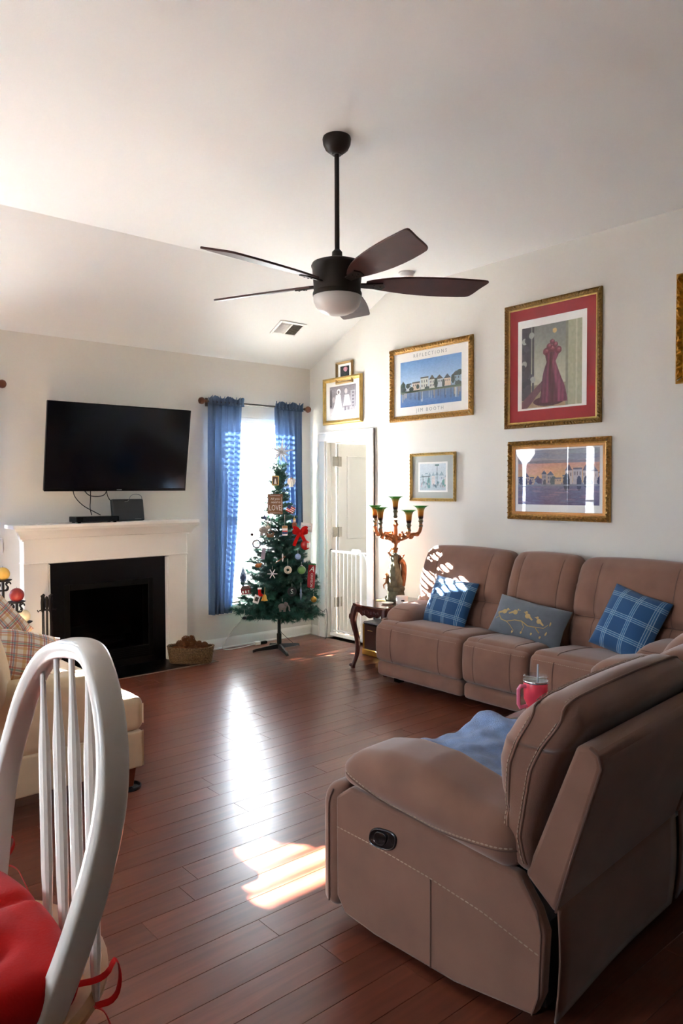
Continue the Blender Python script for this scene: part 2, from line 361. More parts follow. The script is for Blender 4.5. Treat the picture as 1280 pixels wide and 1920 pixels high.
# ------------------------------------------------------------------ room shell
ZB, ZF, YB = 2.763, 3.315, -1.135          # wall height at the back, flat ceiling, ceiling break
XL, YR = -6.4, -6.9                        # left and rear walls
WIN = [(-1.165, -0.255, 0.42, 2.22), (-4.135, -3.225, 0.42, 2.22), (-5.70, -4.80, 0.42, 2.22)]
FBX = (-2.60, -1.82, 0.06, 0.745)
def wall_mesh(a_rng, z_rng, holes, t0, t1, axis):
    """wall slab spanning a (horizontal) and z with rectangular holes, thickness t0..t1 along axis"""
    A = sorted(set([a_rng[0], a_rng[1]]+[h[i] for h in holes for i in (0, 1)])); Zs = sorted(set([z_rng[0], z_rng[1]]+[h[i] for h in holes for i in (2, 3)]))
    P = (lambda a, t, z: (a, t, z)) if axis == 'y' else (lambda a, t, z: (t, a, z))
    solid = {}
    for i in range(len(A)-1):
        for j in range(len(Zs)-1):
            ca, cz = (A[i]+A[i+1])/2, (Zs[j]+Zs[j+1])/2
            solid[i, j] = not any(h[0] < ca < h[1] and h[2] < cz < h[3] for h in holes)
    mb = MB()
    for (i, j), s in solid.items():
        if not s: continue
        a0, a1, z0, z1 = A[i], A[i+1], Zs[j], Zs[j+1]
        for t in (t0, t1): mb.add([P(a0, t, z0), P(a1, t, z0), P(a1, t, z1), P(a0, t, z1)], [(0, 1, 2, 3)])
        for (di, dj, q) in ((-1, 0, ((a0, z0), (a0, z1))), (1, 0, ((a1, z0), (a1, z1))), (0, -1, ((a0, z0), (a1, z0))), (0, 1, ((a0, z1), (a1, z1)))):
            if not solid.get((i+di, j+dj), False):
                (p, q0), (p2, q1) = q; mb.add([P(p, t0, q0), P(p2, t0, q1), P(p2, t1, q1), P(p, t1, q0)], [(0, 1, 2, 3)])
    bm = bmesh.new(); me = bpy.data.meshes.new('t'); me.from_pydata(mb.v, [], mb.f); bm.from_mesh(me)
    bmesh.ops.remove_doubles(bm, verts=bm.verts, dist=1e-5); bmesh.ops.recalc_face_normals(bm, faces=bm.faces)
    out = MB(); bm.verts.index_update(); out.v = [tuple(v.co) for v in bm.verts]; out.f = [tuple(v.index for v in f.verts) for f in bm.faces]; bm.free(); bpy.data.meshes.remove(me)
    return out
SIDEW = (-3.98, -3.43, 1.15, 1.95)
DOOR = (-0.885, -0.255, 0.0, 2.005)
struct(wall_mesh((XL-.15, 0.15), (-.1, 3.45), WIN+[FBX], 0.0, 0.15, 'y').build('wall_back', M['wall'], sharp=20), 'off-white wall with the fireplace and the windows')
struct(wall_mesh((YR-.15, -0.0), (-.1, 3.45), [DOOR], 0.0, 0.12, 'x').build('wall_right', M['wall'], sharp=20), 'off-white wall with framed pictures and the doorway')
struct(wall_mesh((YR-.15, 0.0), (-.1, 3.45), [SIDEW], XL-.15, XL, 'x').build('wall_left', M['wall'], sharp=20))
mb = MB(); mb.box(XL-.15, .15, YR-.15, YR, -.1, 3.45); struct(mb.build('wall_rear', mat('rear_wall_bounce_dark', '#4a423c', .9)))  # unseen wall, moved in and darkened to cut bounced light on the loveseat
mb = MB()
prof = [(0.0, ZB), (YB, ZF), (YR, ZF), (YR, ZF+.12), (YB-.03, ZF+.12), (0.0, ZB+.13)]
mb.prism(prof, XL, 0.0, 'x'); struct(mb.build('ceiling', M['ceil'], sharp=5), 'white ceiling, sloped toward the fireplace wall and flat above the room')

# floor: single hardwood planks running parallel to the fireplace wall
sub = MB(); sub.box(XL, 0.0, YR, 0.0, -.1, -.012); floor = struct(sub.build('floor', mat('subfloor_dark', '#1a0d08', 0.8)), 'glossy reddish brown hardwood plank floor')
PW = 0.127; rows = int(abs(YR)/PW)+1; planks = []; HEARTH = (-2.98, -1.40, -0.455)
rp = random.Random(3)
for r in range(rows):
    y1 = -r*PW; y0 = max(YR, y1-PW); x = XL-rp.uniform(0, 1.2)
    while x < 0:
        ln = rp.uniform(0.75, 1.55); a, b = max(x, XL), min(x+ln, 0.0); x += ln
        if b-a < .02 or y1-y0 < .02: continue
        segs = [(a, b)]
        if y0 > HEARTH[2]-.02 and y0 >= HEARTH[2]-.001:
            segs = [s for s in ((a, min(b, HEARTH[0])), (max(a, HEARTH[1]), b)) if s[1]-s[0] > .02]
        for s in segs: planks.append((s[0], s[1], y0, y1))
camx, camy = -4.7808, -6.0904
def inview(p):
    cx, cy = (p[0]+p[1])/2, (p[2]+p[3])/2; best = False
    for qx in (p[0], cx, p[1]):
        dx, dy = qx-camx, cy-camy; f = dx*math.sin(YAW)+dy*math.cos(YAW); l = dx*math.cos(YAW)-dy*math.sin(YAW)
        if f > 1.9 and abs(l/f) < 0.5: best = True
    return best
vis = [p for p in planks if inview(p)]; rest = [p for p in planks if not inview(p)]
vis.sort(key=lambda p: (p[0]+p[1]-2*camx)**2+(p[2]+p[3]-2*camy)**2); rest += vis[298:]; vis = vis[:298]
G = 0.0008
def plank_box(mb, p, o=(0, 0)): mb.box(p[0]+G-o[0], p[1]-G-o[0], p[2]+G-o[1], p[3]-G-o[1], -.012, 0.0, 0.0005)
for p in vis:
    c = ((p[0]+p[1])/2, (p[2]+p[3])/2); mb = MB(); plank_box(mb, p, c); o = mb.build('plank', M['floor'], floor); o.location = (c[0], c[1], 0)
mb = MB()
for p in rest: mb.box(p[0]+G, p[1]-G, p[2]+G, p[3]-G, -.012, 0.0)
o = mb.build('plank_field', M['floor'], floor); o['kind'] = 'stuff'

# baseboards
def baseboard(name, a0, a1, axis, t, sgn):
    pr = [(0, 0), (sgn*.016, 0), (sgn*.016, .075), (sgn*.011, .088), (sgn*.006, .1), (0, .1)]; mb = MB()
    if axis == 'x': mb.add([(a, t+p[0], p[1]) for a in (a0, a1) for p in pr], [(i, (i+1) % 6, 6+(i+1) % 6, 6+i) for i in range(6)]+[(5, 4, 3, 2, 1, 0), (6, 7, 8, 9, 10, 11)])
    else: mb.add([(t+p[0], a, p[1]) for a in (a0, a1) for p in pr], [(i, (i+1) % 6, 6+(i+1) % 6, 6+i) for i in range(6)]+[(5, 4, 3, 2, 1, 0), (6, 7, 8, 9, 10, 11)])
    # shoe moulding
    if axis == 'x': mb.box(a0, a1, t+sgn*.028 if sgn < 0 else t, t if sgn < 0 else t+.028, 0, .016, .004)
    else: mb.box(t+sgn*.028 if sgn < 0 else t, t if sgn < 0 else t+.028, a0, a1, 0, .016, .004)
    return struct(mb.build(name, M['white']))
baseboard('baseboard_back', -1.50, -0.001, 'x', 0, -1); baseboard('baseboard_back', XL+.03, -2.93, 'x', 0, -1)
baseboard('baseboard_right', YR+.03, -0.99, 'y', 0, -1); baseboard('baseboard_right', -0.145, -0.03, 'y', 0, -1)

# door casing
def casing(x0, x1, y0, y1, z0, z1):
    mb = MB(); mb.box(x0, x1, y0, y1, z0, z1, .004); return mb
tr = struct(thing('trim_1', 'white door casing around the doorway', 'trim')); del tr['category']
for a, b in ((-0.99, -0.885), (-0.255, -0.15)):
    c = casing(-.022, 0, a, b, 0, 2.005); c.box(-.03, 0, a if a < -.5 else b-.022, a+.022 if a < -.5 else b, 0, 2.08, .004); c.build('side_casing', M['white'], tr)
c = casing(-.022, 0, -.99, -.15, 2.005, 2.09); c.box(-.03, 0, -.99, -.15, 2.072, 2.095, .004); c.build('head_casing', M['white'], tr)
c = MB(); c.box(0, .12, -.885, -.868, 0, 2.0); c.box(0, .12, -.272, -.255, 0, 2.0); c.box(0, .12, -.885, -.255, 1.99, 2.005); c.box(.05, .062, -.872, -.858, 0, 1.99); c.box(.05, .062, -.282, -.268, 0, 1.99); c.build('jamb', M['white'], tr)

# open two-panel door leaf hinged at the far jamb
dr = struct(thing('door_1', 'open white two-panel door beyond the baby gate', 'door', (.125, -.275, 0), math.radians(-3))); del dr['category']
T, W_ = .035, .60
leaf = MB(); leaf.box(0, W_, -T, 0, .012, 1.985, .002); leaf.build('leaf', M['door'], dr)
for z0, z1 in ((.20, .82), (1.0, 1.86)):
    pm = MB(); x0, x1 = .105, W_-.105
    fr = [(x0, z0), (x1, z0), (x1, z1), (x0, z1)]
    def ring(y, i): return [(x0+i, y, z0+i), (x1-i, y, z0+i), (x1-i, y, z1-i), (x0+i, y, z1-i)]
    rings = [ring(-T-.001, 0), ring(-T-.008, .008), ring(-T-.002, .022), ring(-T-.002, .036), ring(-T-.009, .055)]
    v = [q for rg in rings for q in rg]; f = [(k*4+i, k*4+(i+1) % 4, k*4+4+(i+1) % 4, k*4+4+i) for k in range(4) for i in range(4)]+[(16, 17, 18, 19)]
    pm.add(v, f); pm.build('panel', M['door'], dr)
for z in (.36, 1.08, 1.80):
    hm = MB(); hm.box(-.075, -.002, -T-.003, -T, z-.05, z+.05, .002); hm.box(.002, .04, -T-.003, -T, z-.05, z+.05, .002); hm.tube([(0, -T-.006, z-.052), (0, -T-.006, z+.052)], .007, 8); hm.build('hinge', M['hinge'], dr)

# room beyond the doorway
fb = MB(); fb.box(.0, 3.0, -3.0, 1.2, -.1, .0); struct(fb.build('floor_hall', M['carpet']))
hb = wall_mesh((.12, 3.15), (-.1, 2.6), [], 0.6, 0.7, 'y'); struct(hb.build('wall_hall_back', M['wall']))
hb = wall_mesh((-3.1, .7), (-.1, 2.6), [(-1.2, -.9, 1.2, 1.65)], 3.0, 3.1, 'x'); struct(hb.build('wall_hall_right', M['wall']))  # unseen opening added to let sky light reach the open door
hb = wall_mesh((.12, 3.15), (-.1, 2.6), [], -3.1, -3.0, 'y'); struct(hb.build('wall_hall_front', M['wall']))
hb = MB(); hb.box(.12, 3.1, -3.1, .7, 2.45, 2.6); struct(hb.build('ceiling_hall', M['ceil']))
portal('daylight_portal', (3.15, -1.05, 1.425), (0, PI/2, 0), .45, .3)

# ------------------------------------------------------------------ windows, blinds, curtains
def window(i, wn, lab):
    x0, x1, z0, z1 = wn; w_ = struct(thing('window_%d' % i, lab, 'window')); del w_['category']
    m = MB(); t = .045
    for a, b, c, d in ((x0, x0+t, z0, z1), (x1-t, x1, z0, z1), (x0+t, x1-t, z0, z0+t), (x0+t, x1-t, z1-t, z1)): m.box(a, b, .07, .14, c, d, .003)
    zm = (z0+z1)/2; m.box(x0+t, x1-t, .075, .12, zm-.02, zm+.02, .003); m.build('frame', M['white'], w_)
    for a, b in ((z0+t, zm-.02), (zm+.02, z1-t)):
        g = MB(); g.box(x0+t, x1-t, .105, .109, a, b); g.build('pane', M['glass'], w_)
    s = MB(); s.box(x0-.04, x1+.04, -.045, .07, z0-.025, z0, .004); s.build('sill', M['white'], w_)
    s = MB(); s.box(x0-.02, x1+.02, -.014, 0, z0-.095, z0-.025, .003); s.build('apron', M['white'], w_)
def blind(wn, lab, zbot, sp=.05):
    x0, x1, z0, z1 = wn; b = thing('window_blind', lab, 'blind', ((x0+x1)/2, .04, z1), group='white horizontal blinds')
    hw = (x1-x0)/2-.012; m = MB(); m.box(-hw, hw, -.028, .028, -.055, -.002, .003); m.build('head_rail', M['slat'], b)
    n = int((z1-.06-zbot)/sp); me = None
    for k in range(n):
        z = -.085-k*sp
        if me is None:
            sm = MB()
            def sf(u, v): 
                y = (v-.5)*.046; return (-hw+2*hw*u, y, .0025*(1-(2*v-1)**2)+y*.02)
            sm.grid(sf, 1, 6); me = sm.mesh('slat'); me.materials.append(M['slat'])
        o = bpy.data.objects.new('slat', me); COL.objects.link(o); o.parent = b; o.location = (0, 0, z)
        md = o.modifiers.new('thickness', 'SOLIDIFY'); md.thickness = .0022
    m = MB(); m.box(-hw, hw, -.02, .02, -.085-n*sp-.01, -.085-n*sp+.012, .003); m.build('bottom_rail', M['slat'], b)
    for xx in (-hw*.7, hw*.7):
        m = MB(); m.tube([(xx, -.026, -.05), (xx, -.026, -.085-n*sp)], .001, 4); m.build('ladder_cord', M['wire_w'], b)
window(1, WIN[0], 'bright window behind the Christmas tree'); window(2, WIN[1], 'window left of the fireplace'); window(3, WIN[2], 'dining corner window')
blind(WIN[0], 'white horizontal blind in the window behind the Christmas tree', .47)
blind(WIN[1], 'white horizontal blind in the window left of the fireplace', 1.55, .066)
blind(WIN[2], 'white horizontal blind in the dining corner window', .47)

def curtain(name, xa0, xa1, xb0, xb1, ztop, zbot, folds, lab, yb=-.08, pw=1.3, seed=0, edge=None, edge0=None):
    """gathered rod pocket panel: top spans xa0..xa1, bottom xb0..xb1"""
    t = thing(name, lab, 'curtain', (0, 0, 0)); rs = random.Random(seed); ph = rs.uniform(0, 6); ph2 = rs.uniform(0, 6)
    def wid(s):
        e = s**pw; return (xa0+(xb0-xa0)*e if edge0 is None else float(np.interp(s, [q[0] for q in edge0], [q[1] for q in edge0]))), (xa1+(xb1-xa1)*e if edge is None else float(np.interp(s, [q[0] for q in edge], [q[1] for q in edge])))
    def fn(u, v):
        z = ztop+(zbot-ztop)*v; a, b = wid(v); amp = .010+.020*min(1, v*2.5); fr = folds
        y = yb+amp*math.sin(2*PI*fr*u+ph+.5*math.sin(3*v+ph2))+.35*amp*math.sin(2*PI*fr*2.3*u+ph2)
        x = a+(b-a)*u+.006*math.sin(2*PI*fr*u*1.0+ph2)*min(1, v*3)
        return (x, y, z)
    m = MB(); m.grid(fn, 96, 40); m.build('panel', M['curtain'], t, sharp=180, solid=.002)
    def hd(u, v):
        z = ztop-.03+.075*v+.012*v*math.sin(2*PI*folds*2.2*u+ph2); y = yb-.006+.020*math.sin(2*PI*folds*1.7*u+ph)*(.55+.45*abs(2*v-1))
        return (xa0+(xa1-xa0)*u, y-.012, z)
    m = MB(); m.grid(hd, 110, 8); m.build('ruffled_header', M['curtain'], t, sharp=180, solid=.002)
    return t
def rod(x0, x1, z, lab, name='curtain_rod'):
    t = thing(name, lab, 'curtain rod', (0, 0, 0)); m = MB(); m.tube([(x0+.03, -.08, z), (x1-.03, -.08, z)], .010, 12); m.build('pole', M['pewter'], t)
    for x, s in ((x0, -1), (x1, 1)):
        m = MB(); m.lathe([(.008, 0), (.014, .004), (.014, .012), (.010, .018), (.018, .024), (.031, .038), (.033, .052), (.027, .070), (.012, .080), (.0001, .082)], n=18, mtx=Matrix.Rotation(PI/2*s, 3, 'Y')); m.xf(Matrix.Translation((x-s*.055, -.08, z))); m.build('finial', M['rodwood'], t)
        m = MB(); m.tube([(x-s*.10, 0, z), (x-s*.10, -.08, z)], .006, 8); m.box(x-s*.10-.015, x-s*.10+.015, -.006, 0, z-.04, z+.04, .002); m.tube([(x-s*.10, -.08, z-.016), (x-s*.10, -.08, z+.004)], .013, 10); m.build('bracket', M['pewter'], t)
rod(-1.33, -.085, 2.335, 'dark curtain rod with wooden ball finials above the tree window')
rod(-4.30, -3.05, 2.335, 'curtain rod whose finial shows at the left edge beside the television')
curtain('window_curtain', -1.255, -.885, -1.255, -1.02, 2.335, .35, 5.0, 'blue curtain panel hanging left of the Christmas tree beside the fireplace', seed=3)
curtain('window_curtain', -.515, -.165, -.42, -.155, 2.335, .35, 5.0, 'blue curtain panel in the corner behind the Christmas tree', seed=5)
curtain('window_curtain', -4.22, -3.92, -4.22, -3.54, 2.335, .35, 5.0, 'blue curtain panel on the far side of the window left of the fireplace', edge=((0, -3.96), (.15, -3.96), (.20, -3.86), (.25, -3.72), (1, -3.72)), seed=8)  # unseen inner edge, stepped to shape the sun patch on the floor
curtain('window_curtain', -3.42, -3.10, -3.44, -3.10, 2.335, .35, 5.0, 'blue curtain panel between the left window and the fireplace', edge0=((0, -3.44), (.19, -3.44), (.24, -3.58), (1, -3.58)), seed=9)  # unseen inner edge, stepped so lower sun lands only on the armchair
curtain('window_curtain', -5.78, -5.42, -5.78, -5.46, 2.335, .35, 5.0, 'blue curtain panel at the left of the dining corner window', seed=11)
curtain('window_curtain', -5.18, -4.72, -5.10, -4.72, 2.335, .35, 5.0, 'blue curtain panel at the right of the dining corner window', seed=12)
rod(-5.87, -4.63, 2.335, 'curtain rod above the dining corner window')
pw = struct(thing('window_4', 'window in the left wall', 'window')); del pw['category']
m = MB(); y0, y1, z0, z1 = SIDEW
for a, b, c, d in ((y0, y0+.05, z0, z1), (y1-.05, y1, z0, z1), (y0+.05, y1-.05, z0, z0+.05), (y0+.05, y1-.05, z1-.05, z1), (y0+.05, y1-.05, (z0+z1)/2-.02, (z0+z1)/2+.02)): m.box(XL-.12, XL-.06, a, b, c, d, .003)
m.build('frame', M['white'], pw)
for a, b in ((z0+.05, (z0+z1)/2-.02), ((z0+z1)/2+.02, z1-.05)): m = MB(); m.box(XL-.092, XL-.088, y0+.05, y1-.05, a, b); m.build('pane', M['glass'], pw)
# ground outside, coloured grey so light bounced indoors stays neutral
g = MB(); g.box(-40, 40, .16, 60, -.45, -.35); g.box(-60, XL-.16, -40, .16, -.45, -.35); g.box(3.2, 40, -20, .16, -.45, -.35); struct(g.build('ground_outside', M['ground_neutral']))

# ------------------------------------------------------------------ fireplace
fp = thing('fireplace', 'white mantel fireplace with black slate surround below the television', 'fireplace', (-2.22, 0, 0))
def fpbox(name, m, *bx, b=.004, par=None):
    q = MB()
    for x in bx: q.box(x[0]+2.22, x[1]+2.22, *x[2:], b)
    return q.build(name, m, par or fp)
sh = fpbox('mantel_shelf', M['white'], (-3.035, -1.44, -.225, 0, 1.222, 1.252))
cm = MB(); crown = [(0, 1.222), (-.20, 1.222), (-.195, 1.205), (-.17, 1.19), (-.15, 1.165), (-.143, 1.14), (-.125, 1.135), (-.125, 1.12), (0, 1.12)]
def crown_ring(off, d): pass
X0, X1 = -2.925+2.22, -1.505+2.22
v = []; 
for (y, z) in crown: e = -y-.11 if y < -.1 else 0; v.append((X0-max(e, 0), y, z))
for (y, z) in crown: e = -y-.11 if y < -.1 else 0; v.append((X1+max(e, 0), y, z))
n = len(crown); cm.add(v, [(i, (i+1) % n, n+(i+1) % n, n+i) for i in range(n)]+[tuple(range(n)), tuple(range(2*n-1, n-1, -1))])
cm.build('crown_moulding', M['white'], fp)
fpbox('frieze', M['white'], (-2.925, -1.505, -.11, 0, .945, 1.125), (-2.93, -1.50, -.118, 0, .936, .950))
for a, b in ((-2.925, -2.735), (-1.685, -1.505)):
    lg = fpbox('pilaster', M['white'], (a, b, -.10, 0, 0.01, .945)); fpbox('plinth_block', M['white'], (a-.008, b+.008, -.112, 0, .0, .15), par=lg)
    fpbox('inner_bead', M['white'], ((b, b+.016, -.095, -.01, .0, .925) if a < -2 else (a-.016, a, -.095, -.01, .0, .925)), par=lg)
sl = MB()
sl.box(-2.735+2.22, -2.60+2.22, -.06, 0, 0, .93); sl.box(-1.82+2.22, -1.685+2.22, -.06, 0, 0, .93); sl.box(-2.60+2.22, -1.82+2.22, -.06, 0, .745, .93); sl.box(-2.60+2.22, -1.82+2.22, -.06, 0, 0, .06)
sl.build('slate_surround', M['slate'], fp)
fx = MB(); a, b, c, d = FBX; a += 2.22; b += 2.22
for q in ((a, b, .44, .46, c, d), (a-.02, a, 0, .46, c, d), (b, b+.02, 0, .46, c, d), (a, b, 0, .46, c-.02, c), (a, b, 0, .46, d, d+.02)): fx.box(*q)
fx.build('firebox', M['soot'], fp)
fm = MB()
for q in ((a, a+.045, c, d), (b-.045, b, c, d), (a+.045, b-.045, d-.05, d), (a+.045, b-.045, c, c+.10)): fm.box(q[0], q[1], -.068, -.055, q[2], q[3], .003)
for k in range(5): fm.box(a+.06, b-.06, -.071, -.066, c+.018+k*.016, c+.025+k*.016)
fm.build('metal_frame', M['soot'], fp)
gl = MB(); gl.box(a+.045, b-.045, -.058, -.055, c+.10, d-.05); gl.build('glass_front', mat_glass('smoked_glass', tint=(.35, .35, .36), refl=.25), fp)
for k, (xx, yy, zz, an, ln, rr) in enumerate(((.0, .22, .20, .1, .5, .05), (-.08, .16, .27, .5, .36, .04), (.1, .14, .28, -.45, .36, .042), (.02, .30, .28, .0, .45, .045))):
    lm = MB(); dx, dy = math.cos(an)*ln/2, math.sin(an)*ln/4; lm.tube([(xx-dx, yy-dy, zz), (xx-dx*.3, yy, zz+.012), (xx+dx*.4, yy, zz-.006), (xx+dx, yy+dy, zz+.01)], [rr, rr*1.05, rr*.95, rr*.85], 10); lm.build('ceramic_log', mat('ash_log', '#6b6058', .9, noise=.4, nscale=15), fp)
hs = MB(); hs.box(HEARTH[0], HEARTH[1], HEARTH[2]+.008, 0, -.012, .006, .002); h_ = struct(hs.build('floor_hearth', M['slate']), 'black slate hearth slab'); 
he = MB(); he.box(HEARTH[0]-.006, HEARTH[1]+.006, HEARTH[2]-.004, HEARTH[2]+.008, -.012, .008, .002); he.build('hearth_edge_trim', mat('metal_edge', '#8c8078', .35, metal=.6), h_)

# ------------------------------------------------------------------ recliner sofa and loveseat (front at y=0, facing +y, x from 0 to W)
suede, thread, welt = M['suede'], M['thread'], M['welt']
def back_cushion(par, x0, x1, tab, zc0, zc1, crease=None, seams=(.2, .8), name='back_cushion'):
    hx = (x1-x0)/2; cx = (x0+x1)/2; hz = (zc1-zc0)/2; cz = (zc0+zc1)/2; hy = .1
    def fn(P):
        z = P[:, 2]+cz; mid, half = lerp_tab(tab, z)
        q = P.copy(); s = P[:, 1]/hy
        g = np.zeros(len(P))
        for sm in seams: g += .012*np.exp(-((P[:, 0]/hx-(sm*2-1))/.035)**2)
        if crease: g += .03*np.exp(-((z-crease)/.03)**2)
        edge = .02*(1-(P[:, 0]/hx)**2)
        front = np.clip(s, 0, 1)
        q[:, 1] = mid+s*half-front*g+front*edge-front*.015
        q[:, 0] += cx; q[:, 2] = z-.018*np.clip((np.abs(P[:, 0])/hx-.75)/.25, 0, 1)**2*(P[:, 2] > hz*.5)
        return q
    m = puff(hx, hy, hz, .055, (26, 6, 26), (.006, 0, .018), fn, 5); o = m.build(name, suede, par, sharp=180)
    return m, o
def front_face_seam(m, par, path, d, r=.0022, st=False):
    bv = bvh_of(m); p = drape(path, d, bv, .0005)
    s = MB()
    if len(p) > 2:
        if st: stitches(s, p)
        else: s.tube(p, r, 6)
        return s
    return None
def seat_unit(par, x0, x1, z_top, depth, seams=(.22, .78)):
    """seat cushion, raised front panel and lower kick panel of one recliner seat"""
    hx = (x1-x0)/2-.003; cx = (x0+x1)/2
    def grv(P, s=.010):
        g = np.zeros(len(P))
        for sm in seams: g += s*np.exp(-((P[:, 0]/hx-(sm*2-1))/.03)**2)
        return g
    def f1(P):
        q = P.copy(); q[:, 2] -= grv(P)*(P[:, 2] > 0); q[:, 0] += cx; q[:, 1] += -depth/2-.01; q[:, 2] += z_top-.075+.018*(P[:, 1]/(depth/2)); return q
    m1 = puff(hx, depth/2, .075, .05, (20, 16, 4), (0, 0, .022), f1); s1 = m1.build('seat_cushion', suede, par, sharp=180)
    def f2(P):
        q = P.copy(); q[:, 1] -= grv(P)*(P[:, 1] > 0); q[:, 0] += cx; q[:, 1] += -.055+.02*np.cos((P[:, 2])/.15*1.2); q[:, 2] += (z_top+.17)/2; return q
    m2 = puff(hx, .06, (z_top-.17)/2-.004, .045, (20, 4, 14), (0, .016, 0), f2); s2 = m2.build('footrest_panel', suede, par, sharp=180)
    def f3(P):
        q = P.copy(); q[:, 1] -= grv(P, .006)*(P[:, 1] > 0); q[:, 0] += cx; q[:, 1] += -.06; q[:, 2] += .115; return q
    m3 = puff(hx, .055, .058, .035, (20, 4, 4), (0, .008, 0), f3); m3.build('kick_panel', suede, par, sharp=180)
    for k in (0, 1):
        xx = cx+hx*(seams[k]*2-1)
        p = drape([(xx, 1, z) for z in np.linspace(.19, z_top-.03, 24)], (0, -1, 0), bvh_of(m2), .0004); s = MB()
        if len(p) > 2: s.tube(p, .003, 5); s.build('seam', welt, s2)
        p = drape([(xx, y, 2) for y in np.linspace(-.03, -depth+.12, 20)], (0, 0, -1), bvh_of(m1), .0004); s = MB()
        if len(p) > 2: s.tube(p, .003, 5); s.build('seam', welt, s1)
    p = drape([(x, 1, z_top-.035) for x in np.linspace(cx-hx*.93, cx+hx*.93, 50)], (0, -1, 0), bvh_of(m2), .0006); s = MB(); stitches(s, p, .014, .009, .0014); s.build('stitching', thread, s2)['kind'] = 'stuff'
    return m1
# ---- sofa along the picture wall
SW = 2.30
sofa = thing('reclining_sofa', 'long brown suede reclining sofa under the framed pictures', 'sofa', (-.815, -4.16, 0), PI/2)
tabS = [(.40, -.50, .06), (.52, -.50, .09), (.66, -.545, .10), (.80, -.585, .115), (.93, -.625, .11), (1.0, -.645, .09), (1.06, -.655, .055)]
for a, b in ((0.0, .868), (.874, 1.424), (1.43, 2.30)):
    seat_unit(sofa, a, b, .475, .56)
    ia, ib = (a, b)
    m, o = back_cushion(sofa, ia+.004, ib-.004, tabS, .40, 1.045, crease=.665)
    bv = bvh_of(m)
    for sx in (.2, .8):
        xx = ia+(ib-ia)*sx; p = drape([(xx, 1, z) for z in np.linspace(.50, 1.02, 30)], (0, -1, 0), bv, .0004); s = MB(); s.tube(p, .0032, 5); s.build('seam', welt, o)
    p = drape([(x, 1, .665) for x in np.linspace(ia+.03, ib-.03, 40)], (0, -1, 0), bv, .0004); s = MB(); s.tube(p, .0032, 5); s.build('seam', welt, o)
bk = MB(); bk.prism([(-.60, .06), (-.78, .06), (-.79, .5), (-.785, .95), (-.74, .99), (-.66, .95), (-.60, .45)], .01, SW-.01, 'x'); bk.build('back_shell', suede, sofa, bevel=.02)
def arm_pad(par, x0, x1, y0, y1, z0, z1, slope=0.0, front=.0):
    hx, hy, hz = (x1-x0)/2, (y1-y0)/2, (z1-z0)/2; cx, cy, cz = (x0+x1)/2, (y0+y1)/2, (z0+z1)/2
    def fn(P):
        q = P.copy(); t = P[:, 1]/hy
        q[:, 2] = P[:, 2]+cz+slope*t-(P[:, 2] > -hz*.5)*front*np.clip((t-.35)/.65, 0, 1)**2
        q[:, 0] += cx; q[:, 1] += cy; return q
    return puff(hx, hy, hz, min(hz*.85, .07), (10, 18, 6), (.012, .02, .02), fn, 5)
for a, b in ((0.0, .235), (SW-.235, SW)):
    m = arm_pad(sofa, a-.01, b+.01, -.66, -.10, .455, .595, 0.0, .05); ao = m.build('arm_pad', suede, sofa, sharp=180)
    bv = bvh_of(m); p = drape([(x, y, .575) for x, y in [(x, 1) for x in np.linspace(a+.03, b-.03, 16)]], (0, -1, 0), bv, .0006); s = MB()
    if len(p) > 2: s.tube(p, .0022, 5); s.build('seam', welt, ao)
    sd_ = MB(); sd_.box(a if a == 0 else b-.05, .05 if a == 0 else b, -.76, -.05, .06, .50, .015); sd_.build('side_panel', suede, sofa)
for x, y in ((.12, -.14), (SW-.12, -.14), (.12, -.68), (SW-.12, -.68)):
    f_ = MB(); f_.box(x-.03, x+.03, y-.03, y+.03, 0, .07, .004); f_.build('foot', M['black'], sofa)
uf = MB(); uf.box(.03, SW-.03, -.74, -.10, .05, .12); uf.build('under_frame', M['dark'], sofa)

# ---- loveseat in the foreground
love = thing('reclining_loveseat', 'brown suede reclining loveseat with centre console seen from behind', 'sofa', (-3.136, -4.117, 0), math.radians(4.8))
LW = 2.06; A_ = .25
# outer side panel
sp = MB(); prof = [(-.01, .45), (-.012, .10), (-.05, .045), (-.19, .028), (-.518, .022), (-.79, .055), (-.815, .12), (-.825, .30), (-.80, .36), (-.74, .44), (-.40, .47), (-.08, .50)]
sp.prism(prof, 0.0, .045, 'x'); spo = sp.build('side_panel', suede, love, bevel=.012)
s = MB(); stitches(s, [(-.0012, y, z) for y, z in ((-.02, .345), (-.20, .335), (-.42, .315), (-.62, .285), (-.815, .235))], .017, .012, .0022); s.build('stitching', thread, spo)['kind'] = 'stuff'
s = MB(); s.tube([(-.0005, -.43, z) for z in (.31, .2, .1, .03)], .003, 6); s.build('seam', welt, spo)
s = MB(); s.tube([(-.0005, y, z) for y, z in ((-.755, .43), (-.80, .36), (-.812, .30), (-.805, .12), (-.785, .058))], .003, 6); s.build('seam', welt, spo)
lv = MB(); 
hl = MB(); 
